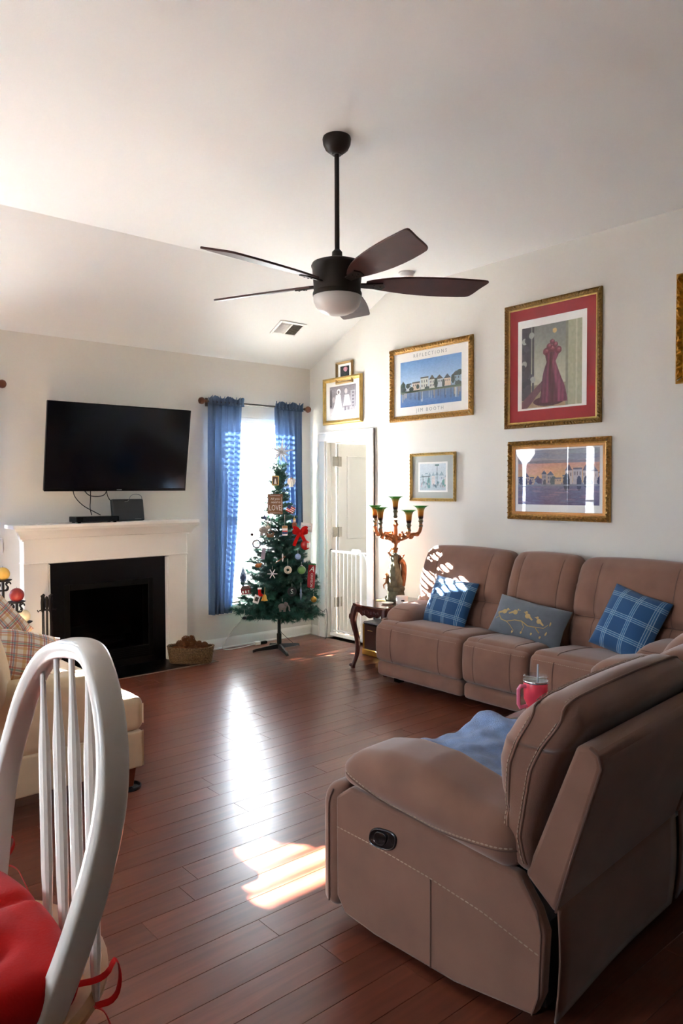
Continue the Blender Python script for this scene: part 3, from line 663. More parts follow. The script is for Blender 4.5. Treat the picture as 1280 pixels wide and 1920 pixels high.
# recessed recliner lever plate
lp = MB(); el = [(math.copysign(abs(math.cos(t))**.75, math.cos(t))*.062, math.copysign(abs(math.sin(t))**.75, math.sin(t))*.036) for t in np.linspace(0, 2*PI, 28, endpoint=False)]
lp.prism([(q[0]*.97-.233-q[1]*.22, q[1]+.372-.1*q[0]) for q in el], -.004, .002, 'x'); lpo = lp.build('lever_plate', M['black'], love, bevel=.002)
lp = MB(); lp.prism([(q[0]*.42-.226-q[1]*.2, q[1]*.62+.374) for q in el], -.0095, -.004, 'x'); lp.build('lever', mat('gloss_black', '#101010', .15), lpo, bevel=.002)
lp = MB(); lp.tube([(-.0045, -.233+q[0]*.9-q[1]*.22, .372+q[1]*.9-.1*q[0]) for q in el], .0018, 6, closed=True); lp.build('lever_rim', mat('dark_chrome', '#55565a', .25, metal=.8), lpo)
# front roll of the arm
m = puff(.13, .042, .228, .036, (8, 3, 16), (0, .008, 0), lambda P: np.stack([P[:, 0]+.128-.0, P[:, 1]+.018-.05*np.clip((P[:, 2]-.13)/.1, 0, 1)**2, P[:, 2]+.275], 1)); fr = m.build('arm_front', suede, love, sharp=180)
s = MB(); s.tube([(-.006, .018-.05*max(0, (z-.405)/.1)**2, z) for z in np.linspace(.07, .475, 16)], .0032, 6); s.build('seam', welt, fr)
# arm pad
def armf(P, x0):
    q = P.copy(); t = P[:, 1]/.345; top = (P[:, 2]+.085)/.17
    zb = np.interp(t, [-1, 1], [.433, .512]); zt = np.interp(t, [-1, -.55, 0., .45, .8, 1], [.585, .60, .648, .655, .635, .60])
    q[:, 2] = zb+(zt-zb)*top; q[:, 0] = P[:, 0]+x0; q[:, 1] = P[:, 1]-.395; return q
m = puff(.138, .345, .085, .065, (12, 26, 6), (.01, .012, .012), lambda P: armf(P, .112), 6); ap = m.build('arm_pad', suede, love, sharp=180)
bv = bvh_of(m)
p = drape([(-1, y, z) for y, z in zip(np.linspace(-.085, -.735, 70), np.interp(np.linspace(-.085, -.735, 70), [-.735, -.44, -.265, -.085], [.512, .492, .508, .568]))], (1, 0, 0), bv, .0012)
s = MB(); stitches(s, p, .0145, .0105, .0024); s.build('stitching', thread, ap)['kind'] = 'stuff'
s = MB(); s.tube([q+Vector((.0008, 0, -.008)) for q in p], .0022, 6); s.build('seam', welt, ap)
# backs
tabL = [(.44, -.755, .03), (.50, -.735, .05), (.55, -.72, .058), (.67, -.731, .080), (.75, -.739, .096), (.82, -.767, .104), (.88, -.805, .106), (.92, -.82, .085), (.96, -.83, .05)]
def love_back(x0, x1, dz=0.0, dy=0.0):
    tb = [(a+dz, b+dy, c) for a, b, c in tabL]
    m, o = back_cushion(love, x0, x1, tb, .44+dz, .945+dz, crease=.62, seams=(.18, .82)); bv = bvh_of(m)
    return m, o, bv
m, o, bv = love_back(0.005, .868)
for ty, tz in (([-.735, -.765, -.775, -.80, -.86], None),):
    # two welted, stitched seams over the end face and along the top
    for k, (off, rr) in enumerate(((-.035, .0040), (.050, .0040))):
        zs = np.linspace(.475, .90, 40); mid, half = lerp_tab(tabL, zs)
        path = [(-1, a-off*np.interp(z, [.47, .9], [.35, 1.0]), z) for a, z in zip(mid, zs)]
        p1 = drape(path, (1, 0, 0), bv, .001)
        ytop = mid[-1]-off
        p2 = drape([(x, ytop, 2) for x in np.linspace(.05, .83, 60)], (0, 0, -1), bv, .001)
        s = MB(); s.tube(p1+([p1[-1]*.6+p2[0]*.4+Vector((-.006, 0, .010)), p1[-1]*.3+p2[0]*.7+Vector((-.003, 0, .008))] if p1 and p2 else [])+p2, rr, 7)
        s.build('welt', suede, o)
        s = MB(); sh_ = Vector((0, .010 if k == 0 else -.010, 0)); stitches(s, [q+Vector((-.0015, .008, 0)) for q in p1], .0145, .0105, .0022); s.build('stitching', thread, o)['kind'] = 'stuff'; s = MB(); stitches(s, [q+Vector((0, .010, .0012)) for q in p2], .0145, .0105, .0020); s.build('stitching', thread, o)['kind'] = 'stuff'
love_back(.878, 1.168, -.01, -.01); love_back(1.178, LW-.005, .02, .03)
# outer back shell (leans) and the loose skirt below it
for x0, x1 in ((.012, .872), (.885, 1.165), (1.182, LW-.012)):
    q = MB(); q.prism([(-.752, .442), (-.846, .362), (-.978, .80), (-.972, .832), (-.945, .848), (-.905, .845)], x0, x1, 'x'); bo = q.build('back_shell', suede, love, bevel=.014)
    q = MB()
    def sk(u, v):
        z = .38-.335*v; return (x0+.02+(x1-x0-.025)*u, -.845+.012*v-.010*math.sin(PI*v)-.006*math.sin(5*u+2)*v, z)
    q.grid(sk, 14, 10); q.build('back_skirt', suede, love, sharp=180, solid=.006)
    if x0 < .1:
        s = MB(); s.tube([(x0-.002, y, z) for y, z in ((-.85, .372), (-.90, .55), (-.945, .70), (-.976, .80), (-.968, .832), (-.945, .849))], .0035, 6); s.build('seam', welt, bo)
cr_ = MB(); cr_.box(.05, LW-.05, -.80, -.08, .06, .30); cr_.build('under_frame', M['dark'], love)
seat_unit(love, A_, .872, .485, .60); seat_unit(love, 1.178, LW-A_, .485, .60)
# centre console
cn = MB(); cn.box(.880, 1.170, -.62, -.055, .06, .53, .025); co = cn.build('console', suede, love, bevel=.01)
cn = MB(); cn.box(.885, 1.165, -.62, -.30, .53, .56, .012); cn.build('console_lid', suede, co)
for xx in (.955, 1.095):
    cn = MB(); cn.lathe([(.040, .5295), (.047, .5335), (.050, .534), (.051, .531)], n=24, c=(xx, -.175, 0)); cn.build('cup_holder', M['chrome'], co)
# far side arm
m = puff(.138, .345, .085, .065, (10, 18, 6), (.01, .012, .012), lambda P: armf(P, LW-.112)); m.build('arm_pad', suede, love, sharp=180)
q = MB(); q.prism(prof, LW-.045, LW, 'x'); q.build('side_panel', suede, love, bevel=.012)
m = puff(.13, .042, .228, .036, (8, 3, 10), (0, .008, 0), lambda P: np.stack([P[:, 0]+LW-.128, P[:, 1]+.018, P[:, 2]+.275], 1)); m.build('arm_front', suede, love, sharp=180)
for x, y in ((.10, -.15), (LW-.10, -.15), (.10, -.72), (LW-.10, -.72)):
    f_ = MB(); f_.box(x-.03, x+.03, y-.03, y+.03, 0, .065, .004); f_.build('foot', M['black'], love)

def lw(u, v, z):   # loveseat frame to world
    a = math.radians(4.8); return (-3.136+u*math.cos(a)-v*math.sin(a), -4.117+u*math.sin(a)+v*math.cos(a), z)
# blue towel over the near seat
bl = MB()
def tf(u, v):
    x = .255+.60*u; y = .035-.60*v; z = .532+.010*math.sin(7*u+3*v)+.008*math.sin(13*v+5*u)+.005*math.sin(31*u+17*v)+.004*math.sin(29*v-11*u)+.012*math.sin(3*v)+.022*math.exp(-((u-.95)/.12)**2)
    if v < .12: z -= (1-v/.12)**2*.10
    return lw(x, y+.015*math.sin(6*u), z)
bl.grid(tf, 40, 40); tag(bl.build('towel', M['blanket'], sharp=180, solid=.008), 'light blue towel spread over the near loveseat seat', 'towel')
# tumbler on the console
tw = thing('tumbler', 'pink tumbler with handle, clear lid and straw on the loveseat console', 'tumbler', lw(1.055, -.185, .536))
m = MB(); m.lathe([(.0001, 0), (.036, 0), (.038, .004), (.040, .055), (.050, .075), (.052, .150), (.051, .152)], n=32); m.build('cup', M['pink'], tw)
m = MB(); m.lathe([(.0525, .148), (.0535, .150), (.0535, .176), (.050, .180), (.046, .180), (.046, .168), (.0001, .167)], n=32); m.build('lid', M['clear'], tw)
m = MB(); m.lathe([(.0538, .149), (.0545, .151), (.0545, .156), (.0538, .158)], n=32); m.build('steel_rim', M['chrome'], tw)
a = math.radians(175-30); dx, dy = math.cos(a+.25), math.sin(a+.25)
m = MB(); m.tube([(dx*.050, dy*.050, .135), (dx*.075, dy*.075, .138), (dx*.086, dy*.086, .125), (dx*.086, dy*.086, .060), (dx*.078, dy*.078, .045), (dx*.045, dy*.045, .05)], .0085, 8); m.build('handle', M['pinkh'], tw)
m = MB(); m.tube([(.012, .0, .03), (.010, -.004, .225)], .004, 8); m.build('straw', mat('straw_plastic', '#b9bcc0', .3), tw)
# red and white plush on the far seat
pl = thing('plush_hat', 'red and white fleece hat lying on the far loveseat seat', 'hat', lw(1.36, -.30, .50))
m = puff(.07, .06, .055, .05, (8, 8, 6), (.01, .01, .01), lambda P: P+np.array([0, 0, .06])+.006*np.sin(P[:, [1, 2, 0]]*90)); m.build('fleece_brim', mat('white_fleece', '#e6dfd8', .95, bump=.8, bscale=120, sheen=.5), pl, sharp=180)
m = puff(.08, .05, .035, .033, (8, 8, 4), (.0, .01, .01), lambda P: P+np.array([.03, -.02, .13])); m.build('cap', M['red'], pl, sharp=180)
# loose cable behind the loveseat
m = MB(); m.tube([(-2.87, -4.80, .004), (-2.86, -4.86, .004), (-2.835, -4.895, .004), (-2.812, -4.885, .005), (-2.80, -4.85, .006), (-2.815, -4.81, .006)], .0025, 6); tag(m.build('floor_cable', mat('pale_cord', '#a8a48a', .5)), 'thin pale power cord looped on the floor behind the loveseat', 'cord')

# ------------------------------------------------------------------ pillows
def pillow_mesh(wd, hg, th, n=26, pin=.05, pw=.75):
    m = MB(); N = n+1; top = []; bot = []
    for i in range(N):
        for j in range(N):
            u = -1+2*i/n; v = -1+2*j/n
            x = u*wd/2*(1-pin*(1-v*v)*0.0-pin*(v*v*0+ (1-abs(v))*abs(u)**3)); z = v*hg/2*(1-pin*((1-abs(u))*abs(v)**3))
            t = th/2*((1-u**4)*(1-v**4))**pw*(1-.15*(u*u+v*v)/2)+.002
            t += .004*math.sin(5*u+3*v)*(1-u*u)*(1-v*v)
            top.append((x, -t, z)); bot.append((x, t*.8, z))
    m.v = top+bot; K = N*N
    for i in range(n):
        for j in range(n):
            a = i*N+j; q = (a, a+N, a+N+1, a+1); m.f.append(q); m.f.append(tuple(K+k for k in q[::-1]))
    b = [i*N for i in range(n)]+[n*N+j for j in range(n)]+[(n-i)*N+n for i in range(n)]+[n-j for j in range(n)]
    for k in range(len(b)):
        a, c = b[k], b[(k+1) % len(b)]; m.f.append((a, K+a, K+c, c))
    return m
def pose(loc, rz, lean, roll): return Matrix.Translation(loc) @ Matrix.Rotation(rz, 4, 'Z') @ Matrix.Rotation(-lean, 4, 'X') @ Matrix.Rotation(roll, 4, 'Y')
R_ = math.radians
bluep = mat_plaid('blue_plaid', '#1d4f7c', [('X', .125, .03, .030, '#2f6496', .8), ('Z', .125, .02, .030, '#2a6090', .8), ('X', .125, .018, .0035, '#9fb6c4', .75), ('X', .125, .030, .0035, '#9fb6c4', .75), ('X', .125, .042, .0035, '#9fb6c4', .75), ('Z', .125, .008, .0035, '#9fb6c4', .75), ('Z', .125, .020, .0035, '#9fb6c4', .75), ('Z', .125, .032, .0035, '#9fb6c4', .75)])
for loc, roll, lean, wd, hg, lab in (((-.455, -2.31, .635), R_(4), R_(24), .43, .40, 'blue plaid square cushion at the sofa arm beside the lamp table'), ((-.42, -3.76, .675), R_(14), R_(24), .40, .42, 'blue plaid square cushion tilted at the loveseat end of the sofa')):
    o = pillow_mesh(wd, hg, .15).build('cushion', bluep, sharp=180); o.matrix_world = pose(loc, -PI/2, lean, roll); tag(o, lab, 'cushion', 'blue plaid cushions on the sofa')
gp = thing('lumbar_cushion', 'grey oblong cushion embroidered with four birds on a branch', 'cushion'); gp.matrix_world = pose((-.475, -3.05, .60), -PI/2, R_(26), R_(6))
m = pillow_mesh(.60, .28, .15); m.build('cover', M['greyblue'], gp, sharp=180); bv = bvh_of(m)
def emb(path, r): 
    p = drape([(x, -1, z) for x, z in path], (0, 1, 0), bv, .0008); s = MB(); s.tube(p, r, 5); return s
br = emb([(-.22, -.01), (-.17, -.05), (-.12, -.055), (-.06, -.03), (0, -.025), (.06, -.045), (.12, -.04), (.16, -.07)], .004)
for a in ([(-.12, -.055), (-.08, -.075), (-.05, -.10)], [(.0, -.025), (.03, -.06), (.02, -.09)], [(.12, -.04), (.18, -.03), (.20, .0)], [(-.17, -.05), (-.2, -.03), (-.23, -.05)]): q = emb(a, .0025); br.add(q.v, q.f)
br.build('branch_embroidery', M['stitchgold'], gp)
for k, (x, z, fl) in enumerate(((-.165, .01, 1), (-.075, .025, 1), (.035, .02, -1), (.13, .005, -1))):
    b = MB(); y = drape([(x, -1, z)], (0, 1, 0), bv, .0)[0].y
    b.sphere((x, y, z), .022, 10, (1.0, .12, .8)); b.sphere((x+fl*.0185, y, z+.020), .0115, 10, (1, .2, 1)); b.add([(x-fl*.016, y-.003, z+.006), (x-fl*.052, y-.003, z-.016), (x-fl*.046, y-.003, z-.024), (x-fl*.012, y-.003, z-.010)], [(0, 1, 2, 3)])
    b.add([(x+fl*.028, y-.003, z+.024), (x+fl*.040, y-.003, z+.020), (x+fl*.028, y-.003, z+.016)], [(0, 1, 2)]); b.build('bird_embroidery', M['stitchgold'], gp)
for k, (x, z) in enumerate(((-.06, -.105), (.015, -.095), (.10, -.085), (.17, -.09), (.205, -.06), (.21, .01))):
    y = drape([(x, -1, z)], (0, 1, 0), bv, .0)[0].y; b = MB(); b.sphere((x, y, z), .014, 8, (.6, .12, 1.1)); b.build('leaf_embroidery', M['stitchgold'], gp)

# ------------------------------------------------------------------ cream armchair
def wb(mb, name, m, par, **k):
    return mb.xf(Matrix.Translation(-Vector(par.location))).build(name, m, par, **k)
ac = thing('armchair', 'cream upholstered armchair with sunlit seat at the left', 'armchair', (-3.6, -2.0, 0))
CY0, CY1 = -2.60, -1.42
def pb(x0, x1, y0, y1, z0, z1, r, bulge=(0, 0, 0), n=(10, 10, 4)):
    c = np.array([(x0+x1)/2, (y0+y1)/2, (z0+z1)/2]); return puff((x1-x0)/2, (y1-y0)/2, (z1-z0)/2, r, n, bulge, lambda P: P+c)
wb(pb(-4.25, -3.128, CY0, CY1, .115, .302, .012), 'base', M['cream'], ac, sharp=180)
# T-shaped seat cushion
tc_ = MB(); wb(pb(-4.05, -3.124, CY0+.20, CY1-.20, .302, .482, .045, (0, 0, .02)), 'seat_cushion', M['cream'], ac, sharp=180)
o = wb(pb(-3.285, -3.12, CY0-.002, CY1+.002, .302, .475, .040, (.004, .0, .004)), 'cushion_front', M['cream'], ac, sharp=180)
s = MB(); s.tube([(-3.128, CY0+.002, z) for z in (.34, .40, .44)], .0035, 6); s.tube([(-3.125, CY0+.01, z) for z in (.12, .2, .30)], .0035, 6); wb(s, 'piping', mat('cream_piping', '#dccaa8', .8), ac)
for a, b in ((CY0+.004, CY0+.19), (CY1-.19, CY1-.004)): wb(pb(-4.25, -3.345, a, b, .29, .625, .05, (0, .012, .01)), 'arm', M['cream'], ac, sharp=180)
wb(pb(-4.34, -4.02, CY0+.01, CY1-.01, .29, .86, .08), 'back', M['cream'], ac, sharp=180)
m = pillow_mesh(.44, .46, .24, pw=.55); q = Matrix.Translation((-3.87, -2.45, .71)) @ Matrix.Rotation(R_(68), 4, 'Z') @ Matrix.Rotation(R_(-12), 4, 'X'); wb(m.xf(q), 'back_cushion', M['cream'], ac, sharp=180)
m = pillow_mesh(.44, .46, .20, pw=.55); q = Matrix.Translation((-3.98, -1.80, .71)) @ Matrix.Rotation(R_(88), 4, 'Z') @ Matrix.Rotation(R_(-12), 4, 'X'); wb(m.xf(q), 'back_cushion', M['cream'], ac, sharp=180)
for x, y in ((-3.185, -2.545), (-3.185, -1.47), (-4.2, -2.545), (-4.2, -1.47)):
    m = MB(); m.lathe([(.026, .012), (.042, .118)], n=4, c=(x, y, 0), a0=PI/4, a1=PI/4+2*PI); wb(m, 'leg', M['legwood'], ac, bevel=.004)
for x, y in ((-3.185, -2.545),):
    m = MB(); m.lathe([(.0001, 0), (.058, 0), (.062, .006), (.063, .016), (.057, .017), (.054, .008), (.0001, .008)], n=28, c=(x, y, 0)); tag(m.build('furniture_cup', mat('dark_cup', '#2a2b2d', .25, metal=.3)), 'dark round furniture cup under the cream armchair leg', 'furniture cup')
plaid = mat_plaid('autumn_plaid', '#ddd5c8', [('X', .08, .00, .016, '#c99f58', .7), ('Z', .08, .00, .016, '#c48a4a', .6), ('X', .08, .018, .008, '#9a2f38', .7), ('Z', .08, .018, .010, '#a03a36', .7), ('X', .08, .029, .008, '#3f4f78', .65), ('Z', .08, .030, .008, '#2f6f70', .65), ('X', .08, .040, .010, '#b06a3c', .6), ('Z', .08, .040, .008, '#9a2f38', .6)])
for loc, rz, lean, roll, wd, lab in (((-3.68, -1.97, .80), R_(14), R_(22), R_(-33), .36, 'autumn plaid throw pillow standing higher at the back of the cream armchair'), ((-3.575, -2.12, .655), R_(10), R_(48), R_(24), .40, 'autumn plaid throw pillow slumped lower on the cream armchair')):
    o = pillow_mesh(wd, wd*.9, .15).build('throw_pillow', plaid, sharp=180); o.matrix_world = pose(loc, rz, lean, roll); tag(o, lab, 'pillow', 'plaid throw pillows')

# ------------------------------------------------------------------ white bar stool with red cushion
st = thing('bar_stool', 'white hoop back stool with arrow spindles and red cushion in the foreground', 'stool', (-4.53, -4.78, 0))
near = [(-4.262, -4.70, 1.230), (-4.266, -4.79, 1.240), (-4.278, -4.86, 1.226), (-4.288, -4.925, 1.165), (-4.298, -4.962, 1.09), (-4.310, -4.975, 1.02), (-4.330, -4.980, .945), (-4.368, -4.990, .85), (-4.41, -4.988, .755), (-4.43, -4.98, .705)]
far = [(-4.262, -4.62, 1.215), (-4.268, -4.55, 1.18), (-4.275, -4.47, 1.10), (-4.285, -4.44, 1.03), (-4.31, -4.435, .935), (-4.335, -4.47, .845), (-4.36, -4.52, .76), (-4.375, -4.535, .705)]
def smooth(pts, k=3):
    P = [Vector(p) for p in pts]
    for _ in range(k):
        Q = [P[0]]
        for a, b in zip(P, P[1:]): Q += [a*.75+b*.25, a*.25+b*.75]
        Q.append(P[-1]); P = Q
    return P
hp = smooth(near[::-1]+far, 3)
hm = MB(); n8 = 12; vv = []
for i, p in enumerate(hp):
    t = (hp[min(i+1, len(hp)-1)]-hp[max(i-1, 0)]).normalized(); nx = Vector((1, .12, .12)); nx = (nx-t*nx.dot(t)).normalized(); ny = t.cross(nx)
    for k in range(n8):
        a = 2*PI*k/n8; ca, sa = math.cos(a), math.sin(a); e = .45
        vv.append(p+nx*math.copysign(abs(ca)**e, ca)*.024+ny*math.copysign(abs(sa)**e, sa)*.0165)
ff = [(i*n8+k, i*n8+(k+1) % n8, (i+1)*n8+(k+1) % n8, (i+1)*n8+k) for i in range(len(hp)-1) for k in range(n8)]+[tuple(range(n8)), tuple((len(hp)-1)*n8+k for k in range(n8))[::-1]]
hm.add(vv, ff); wb(hm, 'hoop_back', M['chairwhite'], st, sharp=50)
for yt, zt, yb in ((-4.545, 1.165, -4.755), (-4.625, 1.215, -4.835), (-4.705, 1.230, -4.905), (-4.785, 1.240, -4.970)):
    a = Vector((-4.268, yt, zt)); b = Vector((-4.335, yb, .712)); m = MB(); pts = []; rr = []
    for k in range(25):
        s_ = k/24; pts.append(a.lerp(b, s_)); rr.append(np.interp(s_, [0, .12, .22, .32, .75, .9, 1], [.0085, .0085, .0115, .0168, .0160, .0120, .0070]))
    m.tube(pts, rr, 10, sq=.65, upv=(.15, 1, 0)); wb(m, 'spindle', M['chairwhite'], st)
m = MB(); m.lathe([(.0001, .690), (.20, .690), (.255, .698), (.272, .712), (.272, .722), (.262, .732), (.18, .728), (.0001, .724)], n=48, c=(-4.53, -4.78, 0)); wb(m, 'seat', M['chairwood'], st)
for k, (sx, sy) in enumerate(((1, 1), (1, -1), (-1, 1), (-1, -1))):
    a = Vector((-4.53+sx*.14, -4.78+sy*.14, .695)); b = Vector((-4.53+sx*.21, -4.78+sy*.21, 0)); m = MB(); m.tube([a.lerp(b, t) for t in np.linspace(0, 1, 16)], [np.interp(t, [0, .15, .3, .45, .8, 1], [.014, .019, .014, .020, .015, .012]) for t in np.linspace(0, 1, 16)], 12); wb(m, 'leg', M['chairwhite'], st)
for za, zb_ in ((.24, .24), (.36, .36)):
    f = lambda z: .21-.07*z/.695
    for (p, q) in (((1, 1), (1, -1)), ((-1, 1), (-1, -1))) if za == .24 else (((1, 1), (-1, 1)), ((1, -1), (-1, -1))):
        m = MB(); r_ = f(za); m.tube([(-4.53+p[0]*r_, -4.78+p[1]*r_, za), (-4.53+(p[0]+q[0])/2*r_, -4.78+(p[1]+q[1])/2*r_, za), (-4.53+q[0]*r_, -4.78+q[1]*r_, za)], [.008, .013, .008], 10); wb(m, 'stretcher', M['chairwhite'], st)
sc_ = thing('seat_cushion', 'red tufted seat cushion with ribbon ties on the white stool', 'cushion', (-4.565, -4.785, .728))
def cf(P):
    q = P.copy(); r = np.hypot(P[:, 0], P[:, 1]); a = np.arctan2(P[:, 1], P[:, 0])
    # squarish pad squeezed to a round outline with radial tufting
    q[:, 0] = P[:, 0]*(1-.10*(np.abs(P[:, 1])/.22)**2); q[:, 1] = P[:, 1]*(1-.10*(np.abs(P[:, 0])/.22)**2)
    up_ = P[:, 2] > 0; t = np.zeros(len(P))
    for bx, by in ((0, 0), (.1, .1), (-.1, .1), (.1, -.1), (-.1, -.1)): t += .024*np.exp(-((P[:, 0]-bx)**2+(P[:, 1]-by)**2)/.0009)
    for ang in (.25, 1.82, 3.39, 4.96): t += .012*np.exp(-((np.cos(ang)*P[:, 1]-np.sin(ang)*P[:, 0])/.016)**2)*(np.cos(ang)*P[:, 0]+np.sin(ang)*P[:, 1] > .02)
    q[:, 2] = P[:, 2]+.038-up_*t; return q
m = puff(.225, .225, .038, .034, (34, 34, 3), (.0, .0, .022), cf); m.build('pad', M['red'], sc_, sharp=180)
def ribbon(pts, wd=.012, upv=(0, 0, 1)):
    m = MB(); P = smooth(pts, 2); m.tube(P, wd/2, 6, sq=.16, upv=upv); return m
for pts, u in (([(-4.37, -4.955, .755), (-4.325, -4.985, .762), (-4.312, -4.995, .80), (-4.306, -5.00, .765), (-4.318, -5.005, .735), (-4.345, -4.99, .73)], (0, 1, .2)), ([(-4.345, -4.99, .73), (-4.335, -5.005, .725), (-4.328, -5.01, .70), (-4.325, -5.015, .66)], (0, 1, 0)), ([(-4.37, -4.50, .77), (-4.335, -4.50, .80), (-4.318, -4.495, .815), (-4.315, -4.50, .79), (-4.345, -4.51, .765)], (0, 1, .2)), ([(-4.345, -4.51, .765), (-4.318, -4.52, .755), (-4.305, -4.525, .72), (-4.295, -4.53, .69), (-4.298, -4.535, .66)], (0, 1, 0))):
    m = ribbon(pts, upv=u); m.xf(Matrix.Translation(-Vector(sc_.location))); m.build('ribbon_tie', M['red'], sc_)

# ------------------------------------------------------------------ side table, lamp and small things on it
tb = thing('side_table', 'carved cherry side table with cabriole legs beside the sofa', 'table', (-.36, -1.60, 0))
TX0, TX1, TY0, TY1, TZ = -.67, -.05, -1.818, -1.375, .555
m = MB(); cx, cy = (TX0+TX1)/2, (TY0+TY1)/2; hx, hy = (TX1-TX0)/2, (TY1-TY0)/2
poly = []
for k in range(48):
    a = 2*PI*k/48; c, s_ = math.cos(a), math.sin(a); px_ = math.copysign(abs(c)**.32, c)*hx; py_ = math.copysign(abs(s_)**.32, s_)*hy; wv = 1+.025*math.cos(8*a); poly.append((cx+px_*wv, cy+py_*wv))
m.prism(poly, TZ-.022, TZ, 'z'); wb(m, 'top', mat('polished_cherry', '#5a2418', .12, noise=.25, nscale=10, coat=.8), tb, bevel=.006)
def apron(axis, t, a0, a1):
    m = MB(); n = 30; up_ = []; lo = []
    for k in range(n+1):
        s_ = k/n; z = TZ-.022-.050-.035*math.exp(-((s_-.5)/.16)**2)-.022*math.exp(-((s_-.26)/.06)**2)-.022*math.exp(-((s_-.74)/.06)**2); up_.append((a0+(a1-a0)*s_, TZ-.022)); lo.append((a0+(a1-a0)*s_, z))
    m.prism(up_+lo[::-1], t, t+.018, axis)
    for s_ in (.5, .3, .7):
        c = a0+(a1-a0)*s_; z = TZ-.06
        for dx in (-.022, 0, .022):
            q = (t+(0 if True else 0), c+dx, z-(.008 if dx == 0 else 0)) if axis == 'x' else (c+dx, t, z-(.008 if dx == 0 else 0)); m.sphere(q, .013, 8, (.5, 1, 1.2) if axis == 'x' else (1, .5, 1.2))
    return m
for q in (apron('x', TX0+.03, TY0+.03, TY1-.03), apron('x', TX1-.05, TY0+.03, TY1-.03), apron('y', TY0+.03, TX0+.03, TX1-.03), apron('y', TY1-.05, TX0+.03, TX1-.03)): wb(q, 'carved_apron', M['cherry'], tb)
for sx, sy in ((-1, 1), (-1, -1), (1, 1), (1, -1)):
    X = cx+sx*(hx-.045); Y = cy+sy*(hy-.045); d = Vector((sx, sy, 0)).normalized(); m = MB()
    prof_ = [(.53, .000, .034), (.48, .016, .036), (.42, .028, .031), (.36, .020, .025), (.30, .004, .023), (.24, -.008, .023), (.18, -.012, .021), (.12, -.006, .019), (.07, .010, .017), (.04, .022, .018), (.02, .030, .021), (.0, .030, .019)]
    if sx > 0: prof_ = [(z, min(o_, .018), r) for z, o_, r in prof_]
    m.tube(smooth([Vector((X, Y, z))+d*o_ for z, o_, r in prof_], 1), [float(np.interp(k/(2*len(prof_)-1), np.linspace(0, 1, len(prof_)), [p[2] for p in prof_])) for k in range(2*len(prof_))], 10)
    if sx < 0 or True:
        q = Vector((X, Y, .025))+d*(.045 if sx < 0 else .02); m.sphere(q, .020, 10, (1, 1, .8)); q = Vector((X, Y, .44))+d*(.05 if sx < 0 else .03); m.sphere(q, .016, 8, (1, 1, 1.8))
    wb(m, 'cabriole_leg', M['cherry'], tb)

lp_ = thing('candelabra_lamp', 'bronze figurine lamp with five green and amber tulip glass shades', 'lamp', (-.31, -1.575, TZ)); lp_.scale = (1, 1, 1)
m = MB(); m.lathe([(.0001, 0), (.085, 0), (.088, .02), (.075, .035), (.070, .05), (.066, .08), (.060, .095)], n=24, wob=lambda a, z: 1+.10*math.sin(5*a)+.04*math.sin(11*a+z*60))
for k in range(6):
    a = k*PI/3; m.sphere((.078*math.cos(a), .078*math.sin(a), .022), .022, 8, (1, 1, 1.1))
m.build('base', M['patina'], lp_)
m = MB(); m.lathe([(.0001, .085), (.074, .09), (.082, .108), (.078, .125), (.055, .14), (.0001, .15)], n=24, wob=lambda a, z: 1+.07*math.sin(4*a+1)+.05*math.sin(9*a)); m.build('rock', M['patina'], lp_)
# robed standing figure
m = MB(); m.lathe([(.0001, .12), (.060, .13), (.062, .17), (.056, .22), (.050, .27), (.042, .315), (.036, .345), (.040, .37), (.038, .395), (.018, .41), (.012, .42)], n=28, wob=lambda a, z: 1+.10*math.sin(7*a+z*18)+.06*math.sin(3*a-z*10), c=(-.004, .008, 0)); m.build('robed_figure', M['patina'], lp_)
m = MB(); m.tube(smooth([(.01, -.04, .36), (.045, -.05, .33), (.062, -.04, .26), (.060, -.03, .18), (.05, -.03, .13)], 2), .024, 10); m.build('draped_cloak', M['copper'], lp_)
m = MB(); m.sphere((-.002, .006, .437), .022, 14, (1, 1, 1.15)); m.tube([(-.03, .02, .39), (-.055, .03, .42), (-.03, .02, .46)], [.011, .010, .008], 8); m.tube([(.03, -.01, .39), (.058, -.02, .37), (.072, -.03, .40)], [.011, .010, .008], 8)
for k in range(8): m.sphere((-.002+.02*math.cos(k*.8), .006+.02*math.sin(k*.8), .45+.004*math.sin(k*2)), .009, 6)
m.build('figure_head', M['copper'], lp_)
m = MB(); m.sphere((-.060, .05, .232), .013, 10); m.tube([(-.060, .05, .222), (-.058, .046, .185), (-.064, .052, .155)], [.010, .014, .010], 8); m.tube([(-.058, .047, .205), (-.035, .035, .215), (-.03, .03, .235)], [.006, .005, .004], 6); m.tube([(-.060, .05, .205), (-.085, .065, .195)], [.006, .004], 6); m.tube([(-.062, .05, .165), (-.085, .062, .14), (-.08, .06, .11)], [.008, .007, .005], 6); m.tube([(-.06, .05, .165), (-.045, .04, .14), (-.055, .045, .115)], [.008, .007, .005], 6); m.build('cherub', M['copper'], lp_)
m = MB(); m.tube([(-.002, .006, .455), (0, 0, .49), (0, 0, .52)], [.012, .015, .03], 12); m.lathe([(.0001, .50), (.03, .505), (.045, .53), (.03, .555), (.016, .57), (.013, .64), (.022, .66), (.012, .68), (.014, .70)], n=16, wob=lambda a, z: 1+.12*math.sin(5*a))
m.build('stem', M['copper'], lp_)
tips = []
camr = Vector((.76, -.65, 0)); camf = Vector((.65, .76, 0))
for du, dv, zt in ((-.175, .05, .67), (-.135, -.07, .655), (.0, .03, .745), (.105, -.09, .632), (.215, -.0, .665)):
    p = camr*du+camf*dv; tips.append((p.x, p.y, zt))
